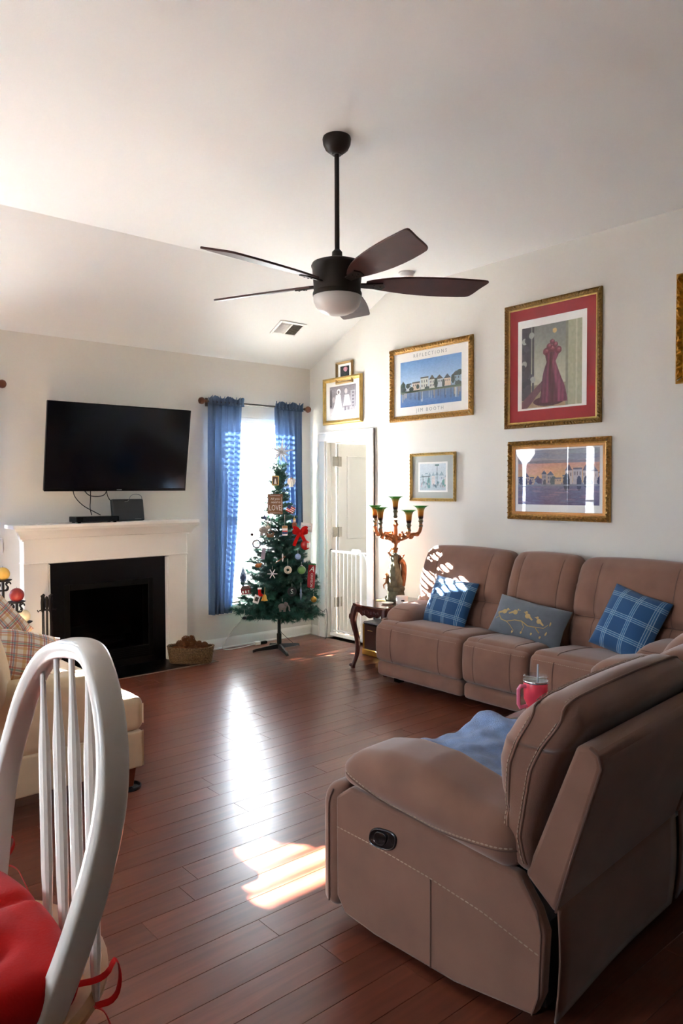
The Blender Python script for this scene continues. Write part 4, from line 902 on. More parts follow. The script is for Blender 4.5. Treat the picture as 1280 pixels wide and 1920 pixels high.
for k, (x, y, z) in enumerate(tips):
    if k != 2:
        d = Vector((x, y, 0)); m = MB(); m.tube(smooth([(0, 0, .53), (x*.3, y*.3, .535), (x*.6, y*.6, .575), (x*.9, y*.9, .575), (x, y, z-.04), (x, y, z)], 2), [.021]*8+[.016]*20 if False else .0155, 10)
        for t, s_ in ((.35, 1), (.6, -1), (.85, 1)): m.sphere((x*t, y*t, .56+.012*s_), .022, 8, (1, 1, .7)); m.sphere((x*t+.012, y*t-.012, .575+.02*s_), .010, 6)
        rl = random.Random(k)
        for q in range(9):
            t = rl.uniform(.2, 1.0); m.sphere((x*t+rl.uniform(-.02, .02), y*t+rl.uniform(-.02, .02), .555+.03*t+rl.uniform(-.025, .025)), rl.uniform(.008, .015), 6, (1.3, .6, 1))
        m.build('scroll_arm', M['copper'], lp_)
    sk_ = MB(); sk_.lathe([(.010, z-.03), (.020, z-.02), (.014, z-.005), (.016, z+.015), (.024, z+.025), (.018, z+.03), (.0175, z+.05)], c=(x, y, 0), n=14); so_ = sk_.build('socket', M['patina'], lp_)
    sh_ = MB(); r0 = [(.016, .04), (.021, .055), (.024, .085), (.0265, .115), (.034, .138), (.048, .151), (.063, .155)]
    sh_.lathe([(r, z+h) for r, h in r0]+[(r-.003, z+h+.0005) for r, h in r0[::-1]][1:], c=(x, y, 0), n=36, wob=lambda a, zz, z=z: 1+.12*math.sin(6*a)*max(0, (zz-z-.11)/.045))
    m_ = MATS.get('tulip_glass')
    if m_ is None:
        m_ = mat('tulip_glass', '#c08a3c', .3); nt = m_.node_tree; N = nt.nodes; L = nt.links; tcn = N.new('ShaderNodeTexCoord'); sx_ = N.new('ShaderNodeSeparateXYZ'); L.new(tcn.outputs['Generated'], sx_.inputs[0])
        crn = N.new('ShaderNodeValToRGB'); L.new(sx_.outputs[2], crn.inputs[0]); el_ = crn.color_ramp.elements
        el_[0].position = 0; el_[0].color = (*lin('#2a160c'), 1); el_[1].position = 1; el_[1].color = (*lin('#3fae3a'), 1)
        for ps, cl in ((.18, '#3a2010'), (.32, '#c8842a'), (.62, '#e0a848'), (.78, '#a8a850'), (.9, '#3f9c3c')): e_ = el_.new(ps); e_.color = (*lin(cl), 1)
        L.new(crn.outputs[0], N['Principled BSDF'].inputs['Base Color']); N['Principled BSDF'].inputs['Transmission Weight'].default_value = .0
        tl = N.new('ShaderNodeBsdfTranslucent'); L.new(crn.outputs[0], tl.inputs[0]); mxs = N.new('ShaderNodeMixShader'); mxs.inputs[0].default_value = .45
        L.new(N['Principled BSDF'].outputs[0], mxs.inputs[1]); L.new(tl.outputs[0], mxs.inputs[2]); L.new(mxs.outputs[0], N['Material Output'].inputs[0])
    sh_.build('tulip_shade', m_, so_ if False else lp_)
    if k in (0, 4):
        pm_ = MB(); pm_.tube([(x-.035, y+.01, z), (x-.035, y+.01, z-.055)], .003, 8); pm_.sphere((x-.035, y+.01, z-.06), .006, 8); pm_.build('crystal_drop', M['clear'], lp_)
cj = thing('candle_jar', 'small white candle jar on the side table in front of the lamp', 'candle', (-.36, -1.70, TZ))
m = MB(); m.lathe([(.0001, 0), (.048, 0), (.050, .003), (.050, .062), (.047, .064), (.044, .060), (.044, .045), (.0001, .044)], n=32); m.build('jar', M['paper'], cj)
m = MB(); m.box(-.050, -.0485, -.016, .010, .024, .036); m.xf(Matrix.Rotation(R_(50), 4, 'Z')); m.build('label_plate', M['dark'], cj)
di = MB(); di.lathe([(.0001, .0), (.035, .0), (.052, .010), (.054, .013), (.048, .011), (.03, .005), (.0001, .004)], n=28, c=(-.475, -1.64, TZ)); tag(di.build('dish', mat('pale_dish', '#d8cfc0', .3)), 'small pale dish at the front of the side table', 'dish')
do = MB(); do.lathe([(.0001, 0), (.06, 0), (.062, .004), (.0001, .006)], n=20, c=(-.37, -1.475, TZ), wob=lambda a, z: 1+.06*math.sin(9*a)); tag(do.build('doily', mat('straw_doily', '#c9b98a', .9)), 'straw coloured doily beside the lamp base on the side table', 'doily')
hb_ = thing('box_heater', 'dark brown box with brass trim on the floor behind the side table', 'box', (-.13, -1.20, 0))
m = MB(); m.box(-.235, -.035, -1.36, -1.075, .05, .285, .008); wb(m, 'body', M['brown'], hb_)
m = MB(); m.box(-.245, -.03, -1.37, -1.065, .0, .055, .006); wb(m, 'base', M['brass'], hb_)
m = MB(); m.box(-.24, -.03, -1.365, -1.07, .283, .305, .01); wb(m, 'lid', M['dark'], hb_)
m = MB(); m.box(-.240, -.225, -1.092, -1.07, .055, .283, .003); m.box(-.240, -.225, -1.365, -1.345, .055, .283, .003); wb(m, 'corner_trim', M['brass'], hb_)
m = MB(); m.box(-.2365, -.2345, -1.20, -1.135, .226, .232); wb(m, 'name_strip', M['goldp'], hb_)

# ------------------------------------------------------------------ baby gate in the doorway
gt = thing('baby_gate', 'white metal baby gate across the doorway', 'gate', (.045, -.57, 0))
def gbar(name, a, b, r, n=8, m_=None): m = MB(); m.tube([(.0, a[0]+.57, a[1]), (.0, b[0]+.57, b[1])], r, n); return m.build(name, m_ or M['white'], gt)
for y in (-.300, -.745): m = MB(); m.box(-.014, .014, y+.57-.014, y+.57+.014, .02, .90, .004); m.build('post', M['white'], gt)
m = MB(); m.box(-.016, .016, -.868+.57, -.272+.57, .02, .055, .004); m.build('bottom_rail', M['white'], gt)
m = MB(); m.box(-.010, .010, -.735+.57, -.31+.57, .875, .900, .004); m.build('top_rail', M['white'], gt)
m = MB(); m.box(-.009, .009, -.735+.57, -.315+.57, .068, .088, .003); m.build('lower_rail', M['white'], gt)
for k in range(6): y = -.355-k*.062; gbar('bar', (y, .08), (y, .88), .006)
m = MB(); m.box(-.018, .018, -.735+.57, -.60+.57, .87, .925, .014); m.build('latch', M['white'], gt)
m = MB(); m.tube(smooth([(0, -.775+.57, .885), (0, -.80+.57, .86), (0, -.825+.57, .80), (0, -.828+.57, .7), (0, -.828+.57, .05)], 2), .006, 8); m.build('bar', M['white'], gt)
for y0, y1, z in ((-.300, -.262, .893), (-.745, -.876, .893), (-.300, -.262, .035), (-.745, -.876, .035)):
    gbar('tension_bolt', (y0, z), (y1, z), .007, 8)
    m = MB(); yy = y1+.57; s_ = 1 if y1 > -.5 else -1; m.lathe([(.0001, 0), (.016, 0), (.018, .005), (.012, .012), (.009, .013)], n=14, mtx=Matrix.Rotation(PI/2*s_, 3, 'X')); m.xf(Matrix.Translation((0, yy+s_*.006-.0, z))); m.build('wall_cup', M['dark'], gt)
    m = MB(); m.lathe([(.009, -.006), (.015, -.004), (.015, .004), (.009, .006)], n=12, mtx=Matrix.Rotation(PI/2, 3, 'X')); m.xf(Matrix.Translation((0, yy-s_*.022, z))); m.build('lock_nut', M['dark'], gt)

# ------------------------------------------------------------------ Christmas tree
AX, AY = -.72, -.43
tree = thing('christmas_tree', 'artificial green Christmas tree on a black metal stand', 'tree', (AX, AY, 0))
m = MB(); m.lathe([(.0001, .03), (.022, .035), (.022, .16), (.016, .165), (.014, .5), (.008, 1.4), (.003, 1.80)], n=12); m.build('trunk', M['bark'], tree)
def needles(m, a, b, n, ln, wd, rr, spread=1.0):
    a, b = Vector(a), Vector(b); t = (b-a).normalized(); x = t.orthogonal().normalized(); y = t.cross(x)
    for _ in range(n):
        p = a.lerp(b, rr.random()); an = rr.uniform(0, 2*PI); d = (x*math.cos(an)+y*math.sin(an))*spread+t*rr.uniform(.15, .7); d.normalize(); l = ln*rr.uniform(.7, 1.15)
        s_ = d.cross(t); s_ = s_.normalized() if s_.length > 1e-5 else x
        k = len(m.v); m.v += [tuple(p-s_*wd), tuple(p+s_*wd), tuple(p+d*l)]; m.f.append((k, k+1, k+2))
variants = []
for vi in range(7):
    rr = random.Random(100+vi); m = MB()
    L_ = 1.0; main = [(0, 0, 0), (.35, 0, .02), (.7, rr.uniform(-.05, .05), .05), (1.0, rr.uniform(-.08, .08), .10+rr.uniform(-.05, .08))]
    m.tube(main, [.012, .009, .006, .003], 4)
    for a, b in zip(main, main[1:]): needles(m, a, b, 120, .12, .0075, rr)
    for s_ in range(9):
        t = .12+.095*s_; a = Vector(main[0]).lerp(Vector(main[3]), t); sd2 = 1 if s_ % 2 else -1; l2 = .40*(1.15-t*.6)*rr.uniform(.8, 1.2)
        b = a+Vector((l2*.72, sd2*l2*rr.uniform(.55, .9), l2*rr.uniform(-.15, .45))); m.tube([a, b], [.005, .003], 3); needles(m, a, b, 130, .115, .0075, rr)
    me = bpy.data.meshes.new('branch'); me.from_pydata(m.v, [], m.f); me.materials.append(M['needle']); variants.append(me)
rr = random.Random(21)
tiers = []
z = .36
while z < 1.72:
    R = .385*(1.80-z)/1.44; n = max(7, int(17*(R/.385)**.62+3)); tiers.append((z, R, n)); z += .072-.018*(z-.36)/1.36
for ti, (z, R, n) in enumerate(tiers):
    for k in range(n):
        a = 2*PI*(k+.5*(ti % 2))/n+rr.uniform(-.18, .18); o = bpy.data.objects.new('branch', rr.choice(variants)); COL.objects.link(o); o.parent = tree
        s_ = min(R*rr.uniform(.82, 1.10), .30/max(.25, math.sin(a))); tilt = rr.uniform(-.05, .25)-(.10 if z < .5 else 0)+(.35 if z > 1.5 else 0)
        o.location = (0, 0, z+rr.uniform(-.02, .02)); o.rotation_euler = Euler((rr.uniform(-.5, .5), -tilt, a), 'XYZ'); sc = max(s_, .16); o.scale = (s_ if s_ > .1 else .1, sc*.85, sc*.85)
m = MB(); needles(m, (0, 0, 1.64), (0, 0, 1.80), 160, .03, .0016, rr); needles(m, (0, 0, .14), (0, 0, .40), 420, .032, .0017, rr, 1.3); m.build('trunk_needles', M['needle'], tree)['kind'] = 'stuff'
m = MB(); m.tube([(0, 0, 1.72+k*.0075) for k in range(16)], [.010-.0004*k+(.002 if k % 2 else -.001) for k in range(16)], 10); m.build('tree_tip', mat('tip_green', '#2f6b4a', .5), tree)
for a, l in ((160, .255), (-109, .26), (10, .27), (75, .24)):
    c, s_ = math.cos(R_(a)), math.sin(R_(a)); m = MB(); e = Vector((c, s_, 0)); q = Vector((-s_, c, 0)); pts = []
    for t, z0, z1, w_ in ((0.01, .02, .065, .017), (l*.9, .008, .03, .014), (l, 0, .022, .013)): pts += [e*t-q*w_+Vector((0, 0, z0)), e*t+q*w_+Vector((0, 0, z0)), e*t+q*w_*.6+Vector((0, 0, z1)), e*t-q*w_*.6+Vector((0, 0, z1))]
    m.add(pts, [(i*4+k, i*4+(k+1) % 4, i*4+4+(k+1) % 4, i*4+4+k) for i in range(2) for k in range(4)]+[(0, 1, 2, 3), (8, 9, 10, 11)]); m.build('stand_leg', mat('stand_black', '#14171b', .4), tree)

FR = Matrix.Rotation(-YAW, 4, 'Z')           # ornaments hang facing the room: local -Y toward the seats
OUT = .04                                    # ornaments sit on the branch tips
def orn(name, label, p, cat='ornament', yaw=0.0):
    t = thing(name, label, cat, (p[0]-.58*OUT, p[1]-.81*OUT, p[2]), -YAW+yaw, group='Christmas tree ornaments'); return t
def hook(t, h, l=.03): m = MB(); m.tube([(0, 0, h), (0, 0, h+l)], .0012, 5); m.build('hanger', M['wire_w'], t)
def oplate(t, w_, h, m_, d=.005, name='plate', z=0, b=.001): q = MB(); q.box(-w_/2, w_/2, -d/2, d/2, z-h/2, z+h/2, b); return q.build(name, m_, t)
def ftxt(t, s_, size, m_, x=0, z=0, y=-.004, **k): return text_obj('lettering', s_, size, m_, t, Matrix.Translation((x, y, z)) @ Matrix.Rotation(PI/2, 4, 'X'), **k)
# star topper of clear wire points
t = orn('tree_star', 'clear silvery star topper on the tip of the tree', (-.705, -.46, 1.865), 'star')
for k in range(10):
    a = 2*PI*k/10+.2; R0 = .13 if k % 2 == 0 else .09; m = MB(); e = Vector((math.cos(a), .25*math.sin(3*k), math.sin(a))).normalized()
    m.tube([Vector((0, 0, 0)), e*R0*.35, e*R0], [.006, .012, .0008], 5); m.build('spike', mat('pale_silver', '#dfe2e6', .3, metal=.2), t)
m = MB(); m.sphere((0, 0, 0), .018, 10); m.build('hub', M['silver'], t); m = MB(); m.tube([(0, .01, 0), (0, .01, -.08)], .005, 8); m.build('sleeve', M['silver'], t)
t = orn('photo_ornament', 'small framed sepia photo ornament near the tree top', (-.785, -.475, 1.60)); oplate(t, .064, .088, M['goldp'], .008); oplate(t, .048, .072, mat('sepia', '#5a483c', .6), .010, 'photo'); m = MB(); m.lathe([(.012, -.03), (.007, .0), (.006, .01), (.0001, .022)], n=10, c=(0, -.005, 0)); m.xf(Matrix.Diagonal((1, .15, 1, 1)) ).xf(Matrix.Translation((0, -.006, 0))); m.build('pale_figure', M['mat_white'], t); hook(t, .044)
t = orn('love_sign', 'brown square wooden sign reading all you need is love', (-.825, -.525, 1.385), 'sign'); oplate(t, .138, .185, M['tan'], .010)
for q in ((-.062, .062, .078, .081), (-.062, .062, -.081, -.078)): m = MB(); m.box(q[0]*.75, q[1]*.75, -.0065, -.005, q[2], q[3]); m.build('border_line', M['mat_white'], t)
for q in (-.060, .058): m = MB(); m.box(q, q+.0025, -.0065, -.005, -.065, .065); m.build('border_line', M['mat_white'], t)
ftxt(t, 'All you', .030, M['mat_white'], 0, .048, -.0056, shear=.25); ftxt(t, 'need is', .030, M['mat_white'], .004, .018, -.0056, shear=.25)
me_ = ftxt(t, 'LOVE', .046, M['mat_white'], 0, -.036, -.0056); me_.scale = (1, 1, 1.55); me_.location.z = .02; hook(t, .09, .02)
t = orn('flag_ornament', 'red and white striped flag ornament beside the love sign', (-.69, -.58, 1.335), yaw=.2)
for k in range(7): oplate(t, .075, .0085, M['red'] if k % 2 == 0 else M['paper'], .005, 'stripe', -.026+k*.0086)
oplate(t, .032, .034, M['navy'], .007, 'canton', .015).location.x = -.022; hook(t, .035); t.rotation_euler = (0, .5, t.rotation_euler.z)
def star_poly(R0, r, n=5): return [((R0 if k % 2 == 0 else r)*math.sin(PI*k/n), (R0 if k % 2 == 0 else r)*math.cos(PI*k/n)) for k in range(2*n)]
t = orn('star_ornament', 'small navy blue star ornament below the love sign', (-.885, -.44, 1.262)); m = MB(); m.prism(star_poly(.032, .014), -.005, .005, 'y'); m.build('star', M['navy'], t); hook(t, .03)
t = orn('bow', 'large red ribbon bow on the right of the tree', (-.675, -.705, 1.125), 'bow')
for sx in (-1, 1):
    for dz in (0, .028):
        m = MB(); m.tube(smooth([(0, 0, 0), (sx*.045, -.02, .03+dz), (sx*.082, -.01, .02+dz), (sx*.06, .0, -.005+dz*.5), (0, 0, 0)], 2), .021, 8, sq=.15, upv=(0, 0, 1)); m.build('loop', M['red'], t)
    m = MB(); m.tube(smooth([(0, -.005, 0), (sx*.03, -.02, -.05), (sx*.055, -.015, -.10), (sx*.07, -.02, -.145)], 2), .019, 8, sq=.12, upv=(1, 0, 0)); m.build('tail', M['red'], t)
m = MB(); m.sphere((0, -.012, 0), .016, 10); m.build('knot', M['red'], t); t.scale = (.82, .82, .82)
t = orn('ball_ornament', 'shiny red and silver ball ornament hanging under the red bow', (-.640, -.735, 1.012)); m = MB(); m.sphere((0, 0, 0), .046, 20); m.build('ball', mat('red_gloss', '#b81a1a', .12, coat=.5), t)
m = MB(); m.lathe([(.0465*math.cos(b_), .0465*math.sin(b_)) for b_ in np.linspace(-.5, .5, 7)], n=24, a0=-1.2, a1=.9); m.build('silver_band', M['silver'], t); m = MB(); m.lathe([(.012, .042), (.012, .054), (.0001, .056)], n=12); m.build('cap', M['silver'], t); hook(t, .054, .02)
t = orn('card_ornament', 'white card with blue lines tucked in behind the red bow', (-.535, -.615, 1.165), yaw=-.1); oplate(t, .108, .080, M['paper'], .002); 
for z in (.012, -.022): oplate(t, .085, .004, M['lblue'], .003, 'line', z)
t.rotation_euler = (0, .12, t.rotation_euler.z)
t = orn('red_pennant_sign', 'tall red sign with white script letter A at the right side of the tree', (-.545, -.70, .715), 'sign', yaw=-.15); oplate(t, .070, .215, mat('crimson_sign', '#a51a24', .5), .008)
ftxt(t, 'A', .072, M['mat_white'], 0, .066, -.0046, shear=.3)
me_ = text_obj('lettering', 'CRIMSON', .030, M['mat_white'], t, Matrix.Translation((.004, -.0046, -.035)) @ Matrix.Rotation(PI/2, 4, 'X') @ Matrix.Rotation(-PI/2, 4, 'Z')); m = MB()
for k in range(9): m.sphere((-.03+.0075*k, -.004, .112+.004*(k % 2)), .008, 6)
m.build('garland', mat('bright_green', '#2f7a3a', .6), t); t.rotation_euler = (0, .06, t.rotation_euler.z)
def animal(t, m_, s_=1.0, ears=False, trunk=False, antler=False):
    m = MB(); m.sphere((0, 0, 0), .030*s_, 12, (1.3, .8, 1)); m.sphere((.034*s_, -.004, .022*s_), .019*s_, 10)
    for x in (-.022, -.012, .014, .024): m.tube([(x*s_, 0, -.01*s_), (x*s_, 0, -.045*s_)], .0065*s_, 6)
    if trunk: m.tube(smooth([(.045*s_, -.004, .018*s_), (.062*s_, -.004, .0), (.060*s_, -.004, -.03*s_), (.07*s_, -.004, -.04*s_)], 1), .006*s_, 6)
    if ears:
        for yy in (-.016, .012): m.sphere((.026*s_, yy*s_, .026*s_), .017*s_, 8, (.6, .25, 1))
    if antler:
        for yy in (-.008, .008): m.tube([(.034*s_, yy*s_, .038*s_), (.030*s_, yy*1.8*s_, .058*s_), (.042*s_, yy*2.5*s_, .068*s_)], .0025*s_, 5)
    m.build('body', m_, t)
t = orn('deer_ornament', 'grey and white deer ornament in the middle left of the tree', (-.92, -.475, 1.15)); animal(t, mat('grey_white_fur', '#b5aea6', .9, noise=.3, nscale=60), 1.15, antler=True); hook(t, .03)
t = orn('house_ornament', 'little tan gingerbread house ornament in the middle of the tree', (-.895, -.545, 1.115)); m = MB(); m.box(-.030, .030, -.02, .02, -.03, .008, .002); m.build('walls', M['tan'], t); m = MB(); m.prism([(-.037, .006), (0, .042), (.037, .006), (.037, .0), (0, .034), (-.037, .0)], -.024, .024, 'y'); m.build('roof', mat('house_roof', '#6d4a35', .7), t)
for k in (-.015, .0, .015): m = MB(); m.sphere((k, -.021, -.004+.008*abs(k)/.015), .0045, 6); m.build('dot', M['paper'], t)
hook(t, .042, .09)
t = orn('can_ornament', 'small white and blue can shaped ornament left of the red bow', (-.79, -.625, 1.145)); m = MB(); m.lathe([(.0001, -.045), (.022, -.045), (.024, -.04), (.024, .04), (.022, .045), (.0001, .045)], n=18); m.build('can', M['paper'], t)
for z0, z1, mm in ((-.03, -.012, M['navy']), (-.010, .0, M['red']), (.022, .045, mat('can_tan', '#b48a55', .5))): m = MB(); m.lathe([(.0246, z0), (.0249, (z0+z1)/2), (.0246, z1)], n=18); m.build('band', mm, t)
hook(t, .045, .10)
def ring_orn(t, R0, r, m_): m = MB(); m.tube([(R0*math.cos(a), 0, R0*math.sin(a)) for a in np.linspace(0, 2*PI, 20, endpoint=False)], r, 8, closed=True); m.build('ring', m_, t); hook(t, R0)
t = orn('ring_ornament', 'silver grey ring ornament on the left of the tree', (-.955, -.41, 1.02)); ring_orn(t, .034, .010, M['silver'])
t = orn('tag_ornament', 'pale lilac oblong tag ornament hanging at a slant on the left of the tree', (-.958, -.525, .94)); oplate(t, .036, .105, mat('lilac_tag', '#a9a4b4', .6), .004); t.rotation_euler = (0, .15, t.rotation_euler.z); hook(t, .05)
t = orn('dragonfly_ornament', 'slim tan dragonfly ornament slanting across the tree middle', (-.86, -.665, .895)); m = MB(); m.tube([(-.05, 0, -.035), (0, 0, 0), (.035, 0, .022)], [.003, .006, .008], 8); m.build('body', M['tan'], t)
for s_ in (-1, 1): m = MB(); m.sphere((.012, -.004, .012+s_*.016), .022, 8, (.35, .12, 1)); m.build('wing', M['paper'], t)
t = orn('wreath_ornament', 'cream ring wreath ornament in the lower centre of the tree', (-.825, -.715, .797)); ring_orn(t, .024, .012, mat('cream_wool', '#cfc6b4', .9, bump=.6)); hook(t, .03, .07)
t = orn('green_ball_ornament', 'glossy olive green ball ornament below the red bow', (-.685, -.735, .787)); m = MB(); m.sphere((0, 0, 0), .038, 18); m.build('ball', M['green'], t); m = MB(); m.lathe([(.010, .034), (.010, .045), (.0001, .047)], n=10); m.build('cap', M['silver'], t); hook(t, .045)
t = orn('kite_ornament', 'blue diamond ornament at the lower left edge of the tree', (-1.005, -.26, .70)); m = MB(); m.prism([(0, 0.112), (.034, 0), (0, -0.112), (-.034, 0)], -.005, .005, 'y'); m.build('diamond', M['lblue'], t); m = MB(); m.prism([(0, .040), (.024, 0), (0, -.04), (-.024, 0)], -.007, -.005, 'y'); m.build('inset', M['navy'], t); hook(t, 0.112)
t = orn('house_ornament', 'red and white barn ornament at the lower left of the tree', (-1.068, -.40, .603)); m = MB(); m.box(-.045, .045, -.012, .012, -.04, .014, .002); m.build('walls', mat('barn_red', '#9e2630', .6), t); m = MB(); m.prism([(-.05, .012), (-.03, .04), (.03, .04), (.05, .012)], -.016, .016, 'y'); m.build('roof', mat('barn_roof', '#7b5c55', .7), t)
for x in (-.025, 0, .025): oplate(t, .012, .022, M['paper'], .027, 'window', -.012).location.x = x
oplate(t, .086, .006, M['paper'], .027, 'trim', -.036); hook(t, .04); t.rotation_euler = (0, -.15, t.rotation_euler.z)
t = orn('photo_ornament', 'white bordered photo ornament tilted at the bottom left of the tree', (-1.065, -.57, .54)); oplate(t, .052, .074, M['paper'], .005); oplate(t, .030, .038, mat('photo_dark', '#3c3a34', .5), .008, 'photo', .002); t.rotation_euler = (0, .35, t.rotation_euler.z); hook(t, .036)
t = orn('bell_ornament', 'yellow bell ornament on a string at the bottom of the tree', (-1.025, -.635, .552)); m = MB(); m.lathe([(.0001, .034), (.012, .032), (.018, .018), (.022, -.004), (.031, -.016), (.031, -.020), (.0001, -.018)], n=18); m.build('bell', M['yellow'], t); m = MB(); m.sphere((0, 0, -.022), .008, 8); m.build('clapper', M['brass'], t); m = MB(); m.tube([(0, 0, .03), (.004, 0, .10)], .002, 5); m.build('hanger', M['goldp'], t)
t = orn('letter_ornament', 'black round ornament with white letter S at the lower right of the tree', (-.825, -.775, .607)); m = MB(); m.lathe([(.0001, -.004), (.040, -.004), (.042, 0), (.040, .004), (.0001, .004)], n=24, mtx=Matrix.Rotation(PI/2, 3, 'X')); m.build('disc', M['dark'], t); ftxt(t, 'S', .062, M['mat_white'], 0, 0, -.0048); hook(t, .042)
t = orn('elephant_ornament', 'grey elephant ornament at the bottom centre of the tree', (-.925, -.765, .482)); animal(t, M['grey'], 1.0, ears=True, trunk=True); hook(t, .045)
t = orn('doll_ornament', 'slim blue and white icicle ornament at the lower right of the tree', (-.74, -.795, .595)); m = MB(); m.lathe([(.0001, -.075), (.004, -.06), (.012, -.01), (.006, .0), (.010, .012), (.003, .04), (.0001, .06)], n=12); m.build('icicle', mat('ice_blue', '#8fa4c8', .3), t); hook(t, .06)
t = orn('ball_ornament', 'small gold ball ornament at the far lower right of the tree', (-.59, -.79, .515)); m = MB(); m.sphere((0, 0, 0), .028, 16); m.build('ball', M['brass'], t); hook(t, .028)
t = orn('stocking_ornament', 'small red stocking ornament left of the yellow bell', (-1.052, -.60, .602)); m = MB(); m.prism([(-.014, .035), (.014, .035), (.014, -.005), (.032, -.02), (.030, -.035), (-.004, -.035), (-.014, -.02)], -.008, .008, 'y'); m.build('sock', M['red'], t, bevel=.004); oplate(t, .034, .014, M['paper'], .020, 'cuff', .036); hook(t, .04)
t = orn('angel_ornament', 'white feathered angel ornament near the tree top on the right', (-.625, -.505, 1.585)); m = MB(); m.lathe([(.022, -.045), (.014, .0), (.007, .025), (.0001, .03)], n=12); m.build('gown', M['paper'], t); m = MB(); m.sphere((0, 0, .036), .010, 8); m.build('head', mat('doll_face', '#d8b49a', .6), t)
for s_ in (-1, 1): m = MB(); m.sphere((s_*.022, .006, .008), .028, 8, (.6, .1, 1.2)); m.build('wing', M['paper'], t)
hook(t, .045, .02)
t = orn('santa_ornament', 'small orange and white santa ornament above the red bow', (-.675, -.615, 1.205)); m = MB(); m.sphere((0, 0, -.01), .022, 12, (1, .8, 1.3)); m.build('coat', mat('rust_paint', '#8d4a32', .6), t); m = MB(); m.sphere((0, -.006, .022), .014, 10); m.build('face', mat('doll_face', '#d8b49a', .6), t); m = MB(); m.lathe([(.015, .028), (.010, .042), (.0001, .062)], n=12); m.build('hat', M['goldp'], t); hook(t, .06, .02)
t = orn('bell_ornament', 'tiny dark jingle bell at the left edge of the tree', (-.93, -.30, 1.10)); m = MB(); m.sphere((0, 0, 0), .016, 12); m.build('bell', mat('dark_copper', '#5a4038', .35, metal=.6), t); hook(t, .016, .05)
t = orn('bird_ornament', 'small orange bird ornament on the left branches of the tree', (-1.0, -.50, .832)); m = MB(); m.sphere((0, 0, 0), .020, 10, (1.5, .8, 1)); m.sphere((.026, 0, .014), .012, 8); m.add([(-.025, 0, .004), (-.06, -.008, .012), (-.06, .008, .012)], [(0, 1, 2)]); m.build('body', mat('orange_bird', '#b8743a', .6), t); hook(t, .02)
t = orn('snowflake_ornament', 'white snowflake ornament in the lower middle of the tree', (-.945, -.645, .765))
for k in range(3): m = MB(); a = k*PI/3; m.tube([(-.045*math.cos(a), 0, -.045*math.sin(a)), (.045*math.cos(a), 0, .045*math.sin(a))], .004, 6); m.build('spoke', M['paper'], t)
hook(t, .04)
t = orn('ball_ornament', 'pale blue ball ornament below the red and silver ball', (-.70, -.70, .908)); m = MB(); m.sphere((0, 0, 0), .028, 16); m.build('ball', mat('pale_blue_gloss', '#8ea6cc', .2), t); hook(t, .028)
t = orn('pinecone_ornament', 'small dark ornament dangling below the left branches of the tree', (-1.125, -.463, .365)); m = MB(); m.sphere((0, 0, 0), .018, 10, (1.2, 1, .8)); m.build('body', M['dark'], t); hook(t, .012, .06)
# light string trailing off the tree
ls = thing('light_string', 'thin green light string trailing from the tree toward the doorway', 'string lights', (-.4, -.5, 0))
path = smooth([(-.42, -.60, .42), (-.33, -.62, .33), (-.25, -.55, .37), (-.17, -.48, .30), (-.12, -.42, .16), (-.10, -.38, .03), (-.09, -.34, .006)], 3); m = MB(); m.tube(path, .0026, 6); wb(m, 'cord', mat('green_cord', '#2a3b2c', .5), ls)
for k in (6, 16, 24, 34): p = path[k]; m = MB(); m.lathe([(.004, 0), (.006, .008), (.004, .02), (.0001, .026)], n=8, c=(p.x, p.y, p.z-.02)); wb(m, 'bulb', M['clear'], ls)
m = MB(); m.tube(smooth([(-1.06, -.30, .30), (-1.04, -.18, .24), (-1.08, -.10, .12), (-1.14, -.08, .02), (-1.10, -.10, .006), (-1.0, -.12, .006), (-.86, -.10, .007), (-.77, -.09, .012)], 3), .004, 7); tag(m.build('extension_cord', M['wire_w']), 'white extension cord curling from the tree along the baseboard', 'cord')
m = MB(); m.tube(smooth([(-.66, -.34, .22), (-.60, -.26, .15), (-.52, -.30, .06), (-.46, -.32, .006), (-.47, -.36, .005)], 3), .0025, 6); tag(m.build('tree_cable', M['wire_b']), 'thin dark cord hanging from the tree trunk to the floor', 'cord')
pa = thing('power_adapter', 'small white plug block with black socket on the floor behind the tree', 'plug', (-.74, -.09, 0)); m = MB(); m.box(-.03, .03, -.02, .02, 0, .035, .005); m.build('block', M['wire_w'], pa); m = MB(); m.box(.03, .11, -.022, .018, 0, .028, .006); m.build('socket', M['black'], pa)

# ------------------------------------------------------------------ television and mantel things
tv = thing('television', 'large flat black television tilted down above the mantel', 'television', (-2.152, -.19, 1.864)); tv.rotation_euler = (R_(9.6), 0, 0)
m = MB(); m.box(-.620, .620, 0, .028, -.358, .358, .005); m.box(-.40, .40, .028, .062, -.30, .05, .01); m.build('housing', M['black'], tv)
m = MB(); m.box(-.611, .611, -.0025, .001, -.335, .350); m.build('screen', M['screen'], tv)
m = MB(); 
for q in ((-.621, -.611, -.358, .358), (.611, .621, -.358, .358), (-.611, .611, .350, .358), (-.611, .611, -.358, -.336)): m.box(q[0], q[1], -.005, 0, q[2], q[3], .001)
m.build('bezel', M['black'], tv); m = MB(); m.box(-.022, .022, -.0056, -.005, -.350, -.343); m.build('badge', mat('badge_grey', '#6a6d72', .4), tv)
m = MB(); m.box(-.12, .12, .03, .05, -.15, .15, .003); m.tube([(0, .05, 0), (.02, .12, 0), (0, .175, .02)], .018, 8); m.box(-.10, .10, .165, .176, -.14, .18, .003); m.build('wall_mount', M['dark'], tv)
